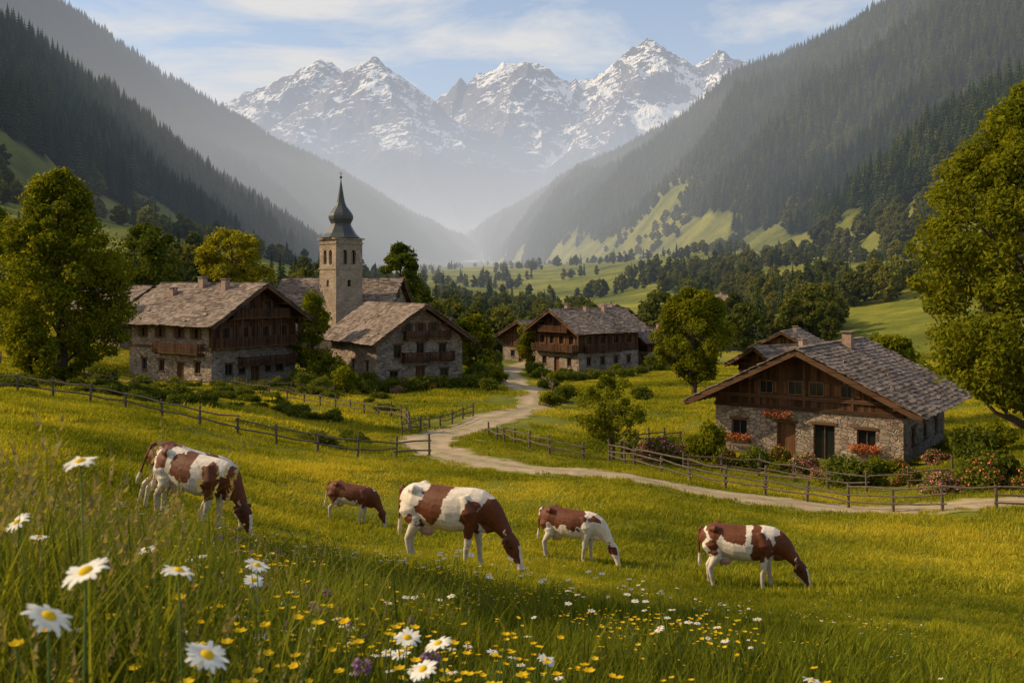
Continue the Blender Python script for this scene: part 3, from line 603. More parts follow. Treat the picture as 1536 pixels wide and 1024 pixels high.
def chalet(name,x,y,z,th,W,L,hs,h,pitch,os_,og,front=(),fw=(),side=(),sidew=(),gw=(),balc=(),sbalc=(),chim=(),stone_gable=False,seed=0,base=-1.5,rh=None,side_stone=None):
    B=Bld(name,x,y,z,th);F=frames(W,L);up=M_STONE if stone_gable else M_WOOD
    B.wall(F['f'],-W/2,W/2,base,hs,front,M_STONE,shut=False);B.wall(F['b'],-W/2,W/2,base,hs,[],M_STONE)
    for k in 'lr': B.wall(F[k],-L/2+.4,L/2-.4,base,hs,side,M_STONE)
    if h>hs:
        pt='walls' if stone_gable else 'timber_walls'
        B.wall(F['f'],-W/2,W/2,hs,h,fw,up,pt,shut=True,off=0 if stone_gable else -.03);B.wall(F['b'],-W/2,W/2,hs,h,[],up,pt,off=0 if stone_gable else -.03)
        for k in 'lr':
            if side_stone and k=='l': B.wall(F[k],-L/2+.4,L/2-.4,hs,h,sidew,M_STONE,'walls',shut=True)
            else: B.wall(F[k],-L/2+.4,L/2-.4,hs,h,sidew,up,pt,shut=True,off=0 if stone_gable else -.03)
    p=R(pitch);o=0 if stone_gable else .03
    B.prism('gable_walls',up,W,h,W/2*math.tan(p),o,.4);B.prism('gable_walls',up,W,h,W/2*math.tan(p),L-.4,L-o)
    for g_ in gw:
        u,zz,w,hh=g_;FF=F['f'];B.ub('window_glass',[M_GLASS],FF,u-w/2,u+w/2,-.02,.012,zz,zz+hh)
        for a,b,c,d in ((u-w/2-.07,u-w/2,zz-.07,zz+hh+.07),(u+w/2,u+w/2+.07,zz-.07,zz+hh+.07),(u-w/2,u+w/2,zz+hh,zz+hh+.07),(u-w/2,u+w/2,zz-.07,zz),(u-.02,u+.02,zz,zz+hh)): B.ub('window_frames',[M_FRAME],FF,a,b,-.02,.06,c,d)
        for sg in (-1,1):
            a=u+sg*(w/2+.08);b=u+sg*(w/2+.08+w*.45);B.ub('shutters',[M_SHUT],FF,min(a,b),max(a,b),.004,.05,zz,zz+hh)
    if not stone_gable:
        for zz in (hs,h): B.ub('tie_beams',[M_WOOD2],F['f'],-W/2-.05,W/2+.05,-.02,.09,zz-.11,zz+.11)
        for k in 'lr': B.ub('tie_beams',[M_WOOD2],F[k],-L/2,L/2,-.02,.09,hs-.11,hs+.11)
        for uu in (-W/2+.1,-W/4,0,W/4,W/2-.1): 
            top=h+(W/2-abs(uu))*math.tan(p)-.15;B.ub('timber_posts',[M_WOOD2],F['f'],uu-.08,uu+.08,-.02,.07,hs+.11,min(h-.11,top))
            if top>h+.5: B.ub('timber_posts',[M_WOOD2],F['f'],uu-.07,uu+.07,-.02,.07,h+.11,top)
    rz=B.roof(W,L,h,p,os_,og,seed)
    for b in balc: B.balcony(F['f'],*b)
    for c in chim: B.chimney(c[0],c[1],rz-abs(c[0])*math.tan(p)-.3,rz-abs(c[0])*math.tan(p)+c[2],.6)
    return B,F
B,F=chalet('timber_chalet',-25.5,99.3,-10.2,55,10.6,13,3.6,6.4,31,1.3,1.7,
  front=[(-3.2,1.0,1.0,1.1),(0,.0,1.1,2.1,'d'),(3.2,1.0,1.0,1.1),(-1.6,1.0,.8,1.0),(1.7,1.0,.8,1.0)],fw=[(-3.6,4.4,.8,1.2),(-1.3,4.4,.8,1.2),(1.3,4.4,.8,1.2),(3.6,4.4,.8,1.2)],
  side=[(-4,1.2,.9,1.1),(-1.2,1.2,.9,1.1),(1.8,.0,1.1,2.1,'d'),(4.4,1.2,.9,1.1)],sidew=[(-4.2,4.5,.8,1.0),(-1.4,4.5,.8,1.0),(1.6,4.5,.8,1.0),(4.2,4.5,.8,1.0)],
  gw=[(-1.6,7.2,.7,.9),(1.6,7.2,.7,.9)],balc=[(-5,5,3.75,1.1,.95,6.3),(-3.6,3.6,6.55,1.1,.85),(-2.2,4.6,1.9,.9,.8)],chim=[(-1.2,3,1.3),(-.8,7,1.2),(-2.2,10,1.0),(1,9.5,1.4)],seed=1,side_stone=True)
B.balcony(F['l'],-1.5,5.5,3.2,.9,.9);B.done()
B,F=chalet('stone_house',-9.4,102.7,-10.9,33,9.9,11.5,4.9,4.9,33,1.0,1.3,
  front=[(-3,.6,1,1.1),(0,0,1.1,2.0,'d'),(2.8,.6,1,1.1),(-2.6,3.0,.9,1.3),(0,2.95,.9,1.5),(2.6,3.0,.9,1.3)],side=[(-3.5,1.6,.8,1.0),(0,1.6,.8,1.0),(3.5,1.6,.8,1.0)],
  gw=[(-1.5,5.7,.6,.8),(.0,5.7,.6,.8),(1.5,5.7,.6,.8)],balc=[(-2.2,3.6,2.75,.9,.8),(-2.0,3.2,5.0,.8,.7)],stone_gable=True,seed=2);B.done()
B,F=chalet('timber_chalet',6.3,141.4,-12.9,-50,9,12,2.9,6.0,29,1.2,1.4,
  front=[(-2.6,.9,.9,1.1),(0,0,1.1,2.0,'d'),(2.6,.9,.9,1.1)],fw=[(-3,3.9,.8,1.2),(-1,3.9,.8,1.2),(1,3.9,.8,1.2),(3,3.9,.8,1.2)],
  side=[(-4,1,.9,1.1),(-1.3,1,.9,1.1),(1.4,1,.9,1.1),(4,1,.9,1.1)],sidew=[(-4,3.9,.9,1.1),(-1.3,3.9,.9,1.1),(1.4,3.9,.9,1.1),(4,3.9,.9,1.1)],
  gw=[(-1.2,6.6,.7,.9),(1.2,6.6,.7,.9)],balc=[(-4.3,4.3,3.0,1.0,.9),(-3,3,5.7,.9,.8)],chim=[(-1,3,1.3),(1,8.5,1.2),(.8,5,1.0)],seed=3)
B.balcony(F['r'],-5,2,3.0,.95,.9);B.balcony(F['r'],-1,5,5.3,.8,.5);B.done()
B,F=chalet('stone_chalet',17.9,61.2,-10.85,-35,11.6,10.8,2.95,3.6,26,1.4,1.6,
  front=[(-4.2,.9,1.0,1.1),(-1.15,-.05,1.2,2.1,'d'),(1.2,-.05,1.3,2.15),(3.7,.9,1.1,1.1)],fw=[],side=[(-3,1,.9,1.0),(0,1,.9,1.0),(3,1,.9,1.0)],
  gw=[(-2.4,3.85,.75,.7),(-.55,3.85,.8,.75),(.75,3.85,.8,.75),(2.6,3.85,.7,.65)],chim=[(.7,6.5,1.2)],seed=4)
for u in (-4.2,-1.6,3.7):
    B.ub('flower_boxes',[M_SHUT],F['f'],u-.75,u+.75,.10,.38,(.60 if u!=-1.6 else 2.3),(.82 if u!=-1.6 else 2.52))
    c=np.array([(u+a,-.30,(.95 if u!=-1.6 else 2.6)) for a in np.linspace(-.7,.7,7)]);leafcloud(B.mb('window_box_flowers',[M_BUSH,M_ORANGE]),c,np.full(7,.28),420,.05,71,0);leafcloud(B.mb('window_box_flowers',[M_BUSH,M_ORANGE]),c,np.full(7,.34),700,.05,72,1)
B.box('terrace',[M_STONE],-4.8,5.2,-2.4,-.003,-1.2,-.06);B.box('steps',[M_STONE],-1.2,1.4,-2.9,-2.403,-1.2,-.24)
B.box('garden_table',[M_FENCE],-4.2,-2.7,-1.9,-1.2,.62,.68)
for a in (-4.1,-2.85):
    for b in (-1.85,-1.3): B.box('garden_table',[M_FENCE],a,a+.07,b,b+.07,-.058,.62)
B.box('garden_bench',[M_FENCE],-4.2,-2.7,-2.25,-2.0,.36,.42)
for a in (-4.1,-2.85): B.box('garden_bench',[M_FENCE],a,a+.07,-2.2,-2.05,-.058,.36)
B.done()
for i,(x,y,th,W,L,h,pt) in enumerate([(1.5,168,-40,8,9,4.5,28),(-9.5,142,70,7,9,4.2,30),(-44.5,122,60,8,10,5,30),(18.5,150,-60,6,8,4,28),(24,96,-65,7,9,3.2,24),(38,140,-30,7,8,3.2,27),(36,185,-70,7,8,3.6,27),(58,260,40,8,10,4,27),(44,270,-40,8,9,4,27),(30,290,20,8,9,4,27)]):
    B,F=chalet('village_house',x,y,G(x,y)-.1,th,W,L,2.6,h,pt,.9,1.0,front=[(-1.8,.9,.9,1.0),(1.8,.9,.9,1.0),(0,0,1,2,'d')],fw=[],side=[(-2,.9,.9,1.0),(2,.9,.9,1.0)],gw=[(0,h+.3,.8,.8)],chim=[(.6,L*.5,1.0)],seed=20+i);B.done()
# church
B=Bld('church',-20.7,121.0,-11.4,42);w=1.85
def arch_fill(F,u,w_,z,rad):
    mbx=B.mb('belfry_arches',[M_STONE2]);o,ud,nn=map(np.array,F)
    for sg in (-1,1):
        pts=[(sg*w_/2,z+rad)]+[(sg*w_/2*math.cos(a),z+rad*math.sin(a)) for a in np.linspace(0,math.pi/2,7)]
        P=[(o+ud*(u+a)+nn*n_+np.array([0,0,b])) for n_ in (-.35,0) for a,b in pts];k=len(pts)
        T_=[[0,i,i+1] for i in range(1,k-1)]+[[k,k+i+1,k+i] for i in range(1,k-1)];Q=[[i,i+1,k+i+1,k+i] for i in range(1,k-1)]
        mbx.add(P,Q,T_)
TF=dict(f=((0,-w,0),(1,0,0),(0,-1,0)),b=((0,w,0),(-1,0,0),(0,1,0)),l=((-w,0,0),(0,-1,0),(-1,0,0)),r=((w,0,0),(0,1,0),(1,0,0)))
top=16.4
for k in 'fblr':
    e=w if k in 'fb' else w-.35
    ops=[(-.6,13.3,.7,1.7),(.6,13.3,.7,1.7),(0,10.6,.5,.8),(0,6.5,.4,.9)]
    F=TF[k];us=sorted({-e,e,*[v for o in ops for v in (o[0]-o[2]/2,o[0]+o[2]/2)]});zs=sorted({-2,top,*[v for o in ops for v in (o[1],o[1]+o[3])]})
    for a,b in zip(us[:-1],us[1:]):
        for c,d in zip(zs[:-1],zs[1:]):
            if any(abs((a+b)/2-o[0])<o[2]/2 and o[1]<(c+d)/2<o[1]+o[3] for o in ops): continue
            B.ub('tower_walls',[M_STONE2],F,a,b,-.35,0,c,d)
    for u in (-.6,.6): arch_fill(F,u,.7,14.65,.35);B.ub('belfry_louvres',[M_GLASS],F,u-.35,u+.35,-.4,-.36,13.3,15)
    for zz in (10.6,6.5): B.ub('belfry_louvres',[M_GLASS],F,-.25,.25,-.4,-.36,zz,zz+.9)
for zz,pr in ((12.7,.10),(15.7,.10),(16.25,.22)):
    B.box('cornices',[M_STONE2],-w-pr,w+pr,-w-pr,w+pr,zz,zz+.16)
prof=[(2.95,0),(2.55,.18),(2.0,.55),(1.6,1.0),(1.32,1.4),(1.2,1.7),(1.3,1.95),(1.48,2.3),(1.5,2.65),(1.36,3.0),(1.05,3.4),(.72,3.8),(.5,4.3),(.36,5.0),(.2,6.0),(.05,7.0)]
V=[];n8=8
for r_,z_ in prof:
    for k in range(n8):
        a=2*math.pi*(k+.5)/n8;sq=1/max(abs(math.cos(a)),abs(math.sin(a)));f_=max(0,1-z_/1.2)
        q=r_*(1-f_+f_*sq*.78);V.append((math.cos(a)*q,math.sin(a)*q,top+.08+z_))
Q=[[i*n8+k,i*n8+(k+1)%n8,(i+1)*n8+(k+1)%n8,(i+1)*n8+k] for i in range(len(prof)-1) for k in range(n8)]
B.mb('onion_spire',[M_SPIRE]).add(V,Q);B.mb('onion_spire',[M_SPIRE]).add(V[:8],[[0,3,2,1],[0,7,4,3],[7,6,5,4]])
tube(B.mb('finial',[M_METAL]),[(0,0,top+6.9),(0,0,top+8.1)],[.05,.03],6)
tube(B.mb('finial',[M_METAL]),[(0,0,top+7.25),(0,0,top+7.35),(0,0,top+7.5),(0,0,top+7.6)],[.05,.17,.17,.05],8)
tube(B.mb('finial',[M_METAL]),[(-.25,0,top+7.9),(.25,0,top+7.9)],[.03,.03],5)
B.done();TOWER=B.e
B,F=chalet('church_nave',-14.3,125.5,-11.4,80,8.2,14.5,8.4,8.4,36,.5,.6,front=[(-2,4,.8,2),(2,4,.8,2)],side=[(-4,4,.8,2.2),(0,4,.8,2.2),(4,4,.8,2.2)],gw=[(0,9.2,.7,1)],stone_gable=True,seed=9)
B.done();bpy.context.view_layer.update();B.e.parent=TOWER;B.e.matrix_parent_inverse=TOWER.matrix_world.inverted()
# ------------------------------------------------------------------ fences
def fence(pts,rails=(.45,.85),sp=1.9,ph=1.15,seed=0,n=None):
    r=random.Random(seed);P=catmull(pts,200);d=np.concatenate([[0],np.cumsum(np.linalg.norm(np.diff(P,axis=0),axis=1))]);k=int(d[-1]/sp)
    S=[np.array([np.interp(i*sp,d,P[:,0]),np.interp(i*sp,d,P[:,1])]) for i in range(k+1)];mb=MB();Z=[G(*s) for s in S]
    for s,z in zip(S,Z):
        tube(mb,[(s[0],s[1],z-.4),(s[0]+r.uniform(-.08,.08),s[1]+r.uniform(-.08,.08),z+ph*r.uniform(.8,1.15))],[.07,.055],7)
    for i in range(k):
        for h in rails:
            if r.random()<.05: continue
            a,b=S[i],S[i+1];e=(b-a)*.06;tube(mb,[(a[0]-e[0],a[1]-e[1]-.08,Z[i]+h+r.uniform(-.1,.1)),((a[0]+b[0])/2,(a[1]+b[1])/2-.08,(Z[i]+Z[i+1])/2+h+r.uniform(-.05,.03)),(b[0]+e[0],b[1]+e[1]-.08,Z[i+1]+h+r.uniform(-.1,.1))],[.034,.042,.034],6)
    mb.obj('wooden_fence',[M_FENCE])
fence([(5,51),(8.7,45.8),(12.2,42.9),(16,39.2),(19,37.3),(26,36)],(.35,.65,.95),seed=1)
fence([(-30,50),(-19,48.5),(-11.5,47.5),(-6.8,48),(-3.6,50)],(.4,.8),seed=2,ph=1.0)
fence([(-1.4,61),(0.2,55.5),(2,52.2),(5,51)],(.4,.75),ph=.95,seed=3)
fence([(-6.4,58.5),(-5.3,64),(-2.7,71.5)],(.4,.75),ph=.95,seed=4)
fence([(-44,86),(-36,86),(-28,86.5),(-21,87.5),(-14,88.5)],(.4,.8),seed=5)
fence([(-23,83),(-15,78),(-8,70),(-6.4,62)],(.4,.8),ph=1.0,seed=6)
fence([(6,53),(6.4,57),(8.5,62),(12,66)],(.35,.65,.95),seed=7)
fence([(9,52.2),(13,51.6),(17,48),(22,46)],(.4,.8),seed=8)
fence([(3.6,90),(4,100),(3.2,112)],(.4,.8),seed=9)
fence([(7,126),(13,131),(19,133)],(.4,.8),seed=10)
# ------------------------------------------------------------------ cows
def cow_material():
    m,nt,N,L,b=nmat('cow_hide');a=nd(nt,'ShaderNodeAttribute',attribute_name='hide');tc=nd(nt,'ShaderNodeTexCoord')
    n=noise(nt,tc.outputs['Object'],9,7,.7);c=mixc(nt,.75,a.outputs['Color'],ramp(nt,[(.3,(.5,.45,.40)),(.7,(1.05,1.03,1.0))],n.outputs[0]).outputs[0],'MULTIPLY')
    L.new(c,b.inputs['Base Color']);b.inputs['Roughness'].default_value=.6;b.inputs['Specular IOR Level'].default_value=.3
    L.new(bump(nt,n.outputs[0],.6,.03),b.inputs['Normal']);return m
M_COW=cow_material();M_HORN=plain('horn',(.45,.38,.28),.5,.2);M_EYE=plain('cow_eye',(.01,.008,.006),.15,.1)
def cow(x,y,phi,sc,brown,white,seed,step=0.0,horn=True,thin=1.0,face='brown'):
    mb=MB()
    tor=[(-.84,1.18,.09,.08),(-.80,1.16,.19,.16),(-.70,1.12,.275,.235),(-.55,1.085,.315,.285),(-.35,1.045,.345,.29),(-.1,1.00,.375,.34),(.15,.985,.385,.35),(.38,1.01,.375,.305),(.56,1.035,.36,.255),(.70,1.04,.325,.205),(.81,1.01,.27,.155)]
    neck=[(.91,.94,.22,.125),(1.01,.83,.17,.10),(1.10,.72,.135,.085),(1.17,.63,.105,.075)]
    al=[(a,b,c*thin,d*thin) for a,b,c,d in tor]+neck
    tube(mb,[(a,0,b) for a,b,c,d in al],[(c,d) for a,b,c,d in al],20)
    for s in (-1,1):
        tube(mb,[(-.62,s*.17,1.30),(-.50,s*.215,1.32),(-.38,s*.17,1.29)],[.05,.085,.05],8)
        tube(mb,[(.44,s*.15,1.27),(.52,s*.20,1.0),(.56,s*.16,.78)],[(.10,.10),(.17,.12),(.10,.08)],10)
        tube(mb,[(-.62,s*.12,1.15),(-.60,s*.18,.95),(-.52,s*.17,.76)],[(.13,.11),(.22,.13),(.14,.09)],10)
    hd=[(1.165,.655,.05,.055),(1.195,.615,.10,.085),(1.245,.52,.128,.105),(1.30,.40,.115,.095),(1.345,.28,.086,.070),(1.385,.175,.068,.058),(1.41,.10,.070,.068),(1.42,.05,.050,.052)]
    tube(mb,[(a,0,b) for a,b,c,d in hd],[(c,d) for a,b,c,d in hd],14)
    tube(mb,[(1.12,0,.50),(1.20,0,.39),(1.28,0,.27)],[(.05,.06),(.075,.065),(.05,.045)],8)
    for s in (-1,1):
        o=step*s
        tube(mb,[(.55,s*.15,.85),(.52+o*.2,s*.155,.66),(.53+o*.6,s*.15,.43),(.52+o*.8,s*.15,.38),(.52+o,s*.15,.16),(.535+o,s*.15,.10),(.56+o,s*.15,.0)],[.12,.088,.058,.052,.04,.048,.065],10)
        o=-step*s*.9
        tube(mb,[(-.52,s*.16,.82),(-.50+o*.2,s*.175,.70),(-.66+o*.6,s*.165,.50),(-.70+o*.7,s*.16,.44),(-.675+o,s*.16,.18),(-.66+o,s*.16,.10),(-.635+o,s*.16,.0)],[.15,.12,.068,.058,.042,.05,.066],10)
        tube(mb,[(1.19,s*.08,.60),(1.18,s*.16,.605),(1.17,s*.24,.58),(1.17,s*.29,.55)],[(.03,.03),(.058,.028),(.052,.024),(.015,.012)],8)
    tube(mb,[(-.80,0,1.30),(-.875,0,1.24),(-.905,.01,1.0),(-.90,.02,.75),(-.90,.02,.62),(-.905,.02,.52),(-.90,.02,.42)],[.05,.034,.027,.026,.04,.045,.02],8)
    tube(mb,[(-.50,0,.68),(-.40,0,.60),(-.28,0,.60),(-.18,0,.67)],[(.06,.06),(.11,.13),(.10,.12),(.05,.05)],10)
    for s in (-1,1):
        for q in (-.42,-.32): tube(mb,[(q,s*.06,.57),(q,s*.065,.46)],[.024,.018],6)
    tube(mb,[(.60,0,.76),(.80,0,.73),(.93,0,.74)],[(.10,.08),(.10,.07),(.06,.05)],8)
    tmp=mb.obj('tmp',[M_COW]);md=tmp.modifiers.new('r','REMESH');md.mode='VOXEL';md.voxel_size=.017;md.use_smooth_shade=True
    sm=tmp.modifiers.new('s','SMOOTH');sm.factor=.5;sm.iterations=4
    dg=bpy.context.evaluated_depsgraph_get();me=bpy.data.meshes.new_from_object(tmp.evaluated_get(dg));bpy.data.objects.remove(tmp)
    n=len(me.vertices);co=np.zeros(n*3,np.float32);me.vertices.foreach_get('co',co);co=co.reshape(-1,3);X,Y,Z=co[:,0].astype(float),co[:,1].astype(float),co[:,2].astype(float)
    ja=fbm(X*4.5+Y*2.5,Z*4.5+Y*1.5,5,seed)*.16;jb=fbm(X*4.5-30+Y*2,Z*4.5,5,seed+7)*.16
    def blob(L_):
        m=np.zeros(n,bool)
        for cx,cz,rx,rz in L_: m|=(((X+ja-cx)/rx)**2+((Z+jb-cz)/rz)**2)<1
        return m
    W_=np.array([.80,.71,.60]);Bn=np.array([.145,.040,.011]);C=np.tile(W_,(n,1));C[blob(brown)]=Bn;C[blob(white)]=W_
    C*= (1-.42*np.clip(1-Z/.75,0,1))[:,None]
    hw=(X>1.13)&(Z<.68)
    if face=='brown': C[hw]=Bn*.9;C[hw&(np.abs(Y)<.045)&(Z<.50)]=W_;C[(X>1.28)&(Z<.2)&(Z>.1)]=W_*.9
    elif face=='dark': C[hw]=Bn*.6;C[hw&(np.abs(Y)<.05)&(Z<.52)]=W_
    else: C[hw]=W_;C[hw&(np.abs(Y)>.05)&(Z>.38)&(Z<.58)]=Bn
    C[(X>1.33)&(Z<.11)]=(.42,.24,.19)
    C[hw&(np.abs(Y)>.13)]=Bn*.8
    C[(Z<.065)&(X<1.2)]=(.05,.04,.03)
    C[(Z<.65)&(X>-.55)&(X<-.2)&(np.abs(Y)<.14)&(Z>.42)]=(.58,.37,.30)
    C[(X<-.865)&(Z<.66)]=W_*.85
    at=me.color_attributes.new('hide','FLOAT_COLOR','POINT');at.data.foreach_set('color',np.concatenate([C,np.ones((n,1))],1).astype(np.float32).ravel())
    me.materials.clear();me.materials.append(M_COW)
    e=bpy.data.objects.new('cow',None);COL.objects.link(e);b=bpy.data.objects.new('body',me);COL.objects.link(b);b.parent=e
    k=MB()
    for s in (-1,1):
        if horn: tube(k,[(1.165,s*.055,.65),(1.15,s*.11,.69),(1.16,s*.16,.73),(1.19,s*.165,.78)],[.026,.022,.015,.004],7,0)
        tube(k,[(1.262,s*.088,.47),(1.268,s*.104,.465),(1.273,s*.112,.46)],[.024,.022,.008],8,1)
        tube(k,[(1.42,s*.035,.10),(1.437,s*.04,.095)],[.013,.010],6,1)
    k.obj('horns_and_eyes',[M_HORN,M_EYE],True,e)
    p=R(phi);dx,dy=math.cos(p),math.sin(p);za=G(x+dx*.55*sc,y+dy*.55*sc);zb=G(x-dx*.65*sc,y-dy*.65*sc);pitch=math.atan2(za-zb,1.2*sc)
    e.location=(x,y,(za*.65+zb*.55)/1.2-.0);e.rotation_euler=(0,-pitch,p);e.scale=(sc,sc,sc);return e
cow(-1.25,18.7,-22,1.08,[(-.92,1.2,.20,.45),(-.18,1.08,.27,.30),(-.02,1.30,.22,.16),(.52,.90,.17,.36),(.95,.85,.28,.42),(1.2,.5,.3,.3),(-.55,.75,.12,.10)],[(.30,1.15,.15,.4),(.62,1.30,.16,.14)],1,.07)
cow(-6.5,20.0,-20,1.05,[(-.62,1.25,.16,.22),(-.12,1.12,.22,.26),(.52,.95,.2,.34),(.95,.85,.3,.42),(1.2,.5,.3,.3)],[(.28,1.1,.13,.5)],2,.06,face='dark')
cow(-7.25,21.4,24,1.05,[(-.7,1.1,.45,.5),(.3,1.0,.3,.4),(1.0,.8,.4,.5)],[(-.2,1.1,.15,.4)],3,.05)
cow(-5.2,31.5,-8,.88,[(-.2,1.15,.85,.40),(.6,.98,.3,.36),(1.0,.8,.35,.45),(-.7,.85,.2,.3)],[(.1,.68,.5,.14)],4,.05,horn=False,face='brown')
cow(1.45,25.8,-24,.96,[(-.4,1.22,.50,.26),(-.75,1.05,.2,.35),(.28,1.2,.25,.2),(.1,1.02,.16,.16),(.75,1.22,.2,.12)],[(-.25,.85,.22,.12)],5,.06,face='white')
cow(5.2,22.6,-20,1.04,[(-.92,1.2,.22,.5),(-.45,1.30,.2,.18),(-.05,1.22,.25,.22),(.42,1.02,.20,.36),(.92,.88,.32,.42),(1.2,.5,.3,.3),(-.5,.95,.12,.18)],[(.18,1.05,.09,.4)],6,.07,face='dark')
# ------------------------------------------------------------------ grass
def clump(name,n,h,spread,mat,seed,w=.006,lean=.35,seedhead=0,patch=0):
    g=np.random.default_rng(seed)
    a=g.uniform(0,6.28,n);rr=spread*np.sqrt(g.uniform(0,1,n));bx=np.cos(a)*rr;by=np.sin(a)*rr
    hh=h*g.uniform(.45,1.1,n)
    if patch: hh*=np.clip(1+.9*fbm(bx/patch,by/patch,3,seed),.3,2)*np.clip(1.25-.5*(rr/spread)**3,0,1)
    l=hh*lean*g.uniform(.2,1.6,n);d=g.uniform(0,6.28,n);cx,cy=np.cos(d),np.sin(d);ww=w*g.uniform(.7,1.3,n);px,py=-cy*ww,cx*ww;V=[]
    for t,k in ((0,1),(.4,.85),(.75,.55)):
        q=l*t*t;V+=[np.stack([bx+cx*q-px*k,by+cy*q-py*k,hh*t],1),np.stack([bx+cx*q+px*k,by+cy*q+py*k,hh*t],1)]
    V.append(np.stack([bx+cx*l,by+cy*l,hh*.97],1));V=np.stack(V,1).reshape(-1,3);b=np.arange(n)[:,None]*7
    mb=MB();mb.add(V,np.concatenate([b+np.array([[0,1,3,2]]),b+np.array([[2,3,5,4]])]),b+np.array([[4,5,6]]),0)
    if seedhead:
        for i in range(0,n,8):
            for k in range(7):
                z=hh[i]*(.95+.025*k);o_=.0045*(1 if k<5 else .6);aa=k*2.4;ox_,oy_=math.cos(aa)*o_,math.sin(aa)*o_;X,Y=bx[i]+cx[i]*l[i],by[i]+cy[i]*l[i];mb.add([(X-oy_,Y+ox_,z),(X+oy_,Y-ox_,z),(X+ox_*2,Y+oy_*2,z+.014)],None,[[0,1,2]],1)
    return mb.obj(name,[mat,M_STRAW])
def setat(o,x,y): o.location=(x,y,G(x,y)-.02);return o
def fan(n,y0,y1,umax,pw,seed,u0=None):
    g=np.random.default_rng(seed);t=g.uniform(0,1,n);y=(y0**pw+t*(y1**pw-y0**pw))**(1/pw);u=g.uniform(-umax if u0 is None else u0,umax,n);return u*(y+.8),y,g
BL=[(-25.5,99.3,55,10.6,13),(-9.4,102.7,33,9.9,11.5),(6.3,141.4,-50,9,12),(17.9,61.2,-35,11.3,10.5),(-20.7,121,42,4,4)]
def clear(x,y,rd=1.6):
    ok=road_dist(x,y)>rd
    for ox,oy,th,W,L in BL:
        c,s=math.cos(R(th)),math.sin(R(th));lx=(x-ox)*c+(y-oy)*s;ly=-(x-ox)*s+(y-oy)*c;ok&=~((np.abs(lx)<W/2+.3)&(ly>-2.6)&(ly<L+.3))
    return ok
def grassfield(name,proto,n,y0,y1,um,pw,lo,hi,seed,u0=None,msk=None,tilt=.12):
    x,y,g=fan(n,y0,y1,um,pw,seed,u0);k=clear(x,y)
    if msk is not None: k&=msk(x,y)
    x=x[k];y=y[k];z=H(x,y)-.02;s=g.uniform(lo,hi,len(x))*(1+.45*fbm(x/2.2,y/2.2,3,seed));return scatter(name,proto,np.stack([x,y,z],1),s,g.uniform(0,6.28,len(x)),tilt)
def turf(name,protos,rad,step,y0,y1,um,seed):
    g=np.random.default_rng(seed);ys=np.arange(y0,y1,step);X=[];Y=[]
    for yy in ys:
        xs=np.arange(-um*(yy+1),um*(yy+1),step);X.append(xs+g.uniform(-.3,.3,len(xs))*step);Y.append(yy+g.uniform(-.3,.3,len(xs))*step)
    x=np.concatenate(X);y=np.concatenate(Y);k=clear(x,y,1.5+rad*.75);x=x[k];y=y[k];z=H(x,y);e=rad*.6
    nx=-(H(x+e,y)-H(x-e,y))/(2*e);ny=-(H(x,y+e)-H(x,y-e))/(2*e);E=np.zeros((len(x),3))
    for i in range(len(x)):
        qd=Vector((0,0,1)).rotation_difference(Vector((nx[i],ny[i],1)).normalized());E[i]=(qd.to_matrix()@Matrix.Rotation(g.uniform(0,6.28),3,'Z')).to_euler()
    w=g.integers(0,len(protos),len(x));s=g.uniform(.95,1.15,len(x));hs=s*np.clip(1+.8*fbm(x/5,y/5,3,seed),.5,1.9)
    for i,p in enumerate(protos):
        m=w==i;scatter(name,p,np.stack([x,y,z-.015],1)[m],np.stack([s,s,hs],1)[m],0,0,E[m])
a1=setat(clump('grass_turf',1500,.10,.75,M_GRASS,1,.0055,.6,0,.35),.6,7);a2=setat(clump('grass_turf',1500,.115,.75,M_GRASS,2,.0055,.7,0,.3),-1,8)
b1=setat(clump('grass_turf',2600,.12,1.9,M_GRASS,3,.012,.6,0,.8),2,30);b2=setat(clump('grass_turf',2600,.14,1.9,M_GRASS,13,.012,.7,0,.7),-2,34)
d1=setat(clump('grass_turf',3600,.20,4.2,M_GRASS,23,.028,.6,0,1.5),8,72)
turf('grass',[a1,a2],.75,.95,2.8,24,.62,1);turf('grass',[b1,b2],1.9,2.3,22,62,.60,2);turf('grass',[d1],4.2,5.2,58,150,.58,3)
x,y,g=fan(5200,38,66,.5,1.5,99);k=(road_dist(x,y)>1.35)&(road_dist(x,y)<3.6)&(y<130);x=x[k];y=y[k]
vg=setat(clump('grass_tuft',60,.17,.3,M_GRASS,6,.011,.6),4,47);scatter('verge_grass',vg,np.stack([x,y,H(x,y)-.02],1),g.uniform(.7,1.3,len(x)),g.uniform(0,6.28,len(x)))
c4=setat(clump('tall_grass_clump',40,.44,.2,M_GRASSD,4,.0028,.35,1),-1.1,3);c5=setat(clump('tall_grass_clump',34,.34,.16,M_GRASSD,5,.004,.55),-1,2.6)
left=lambda x,y:(x/(y+.8)<-.02+.35*fbm(x/1.2,y/1.2,3,8))
grassfield('tall_grass',c4,1100,.9,8,.62,1.5,.5,1.0,5,None,left,.15);grassfield('tall_grass',c5,1900,.9,9,.62,1.5,.55,1.05,6,None,left,.2)
grassfield('tall_grass',c5,1300,3.2,9,.62,1.4,.35,.7,7,None,None,.2)
grassfield('tall_grass',c4,260,1.6,5,-.28,1.3,1.0,1.4,8,-.6,None,.15)
grassfield('rough_tufts',c5,1500,9,34,.6,1.5,.35,.75,9,None,lambda x,y:fbm(x/3,y/3,3,51)>.08,.2)
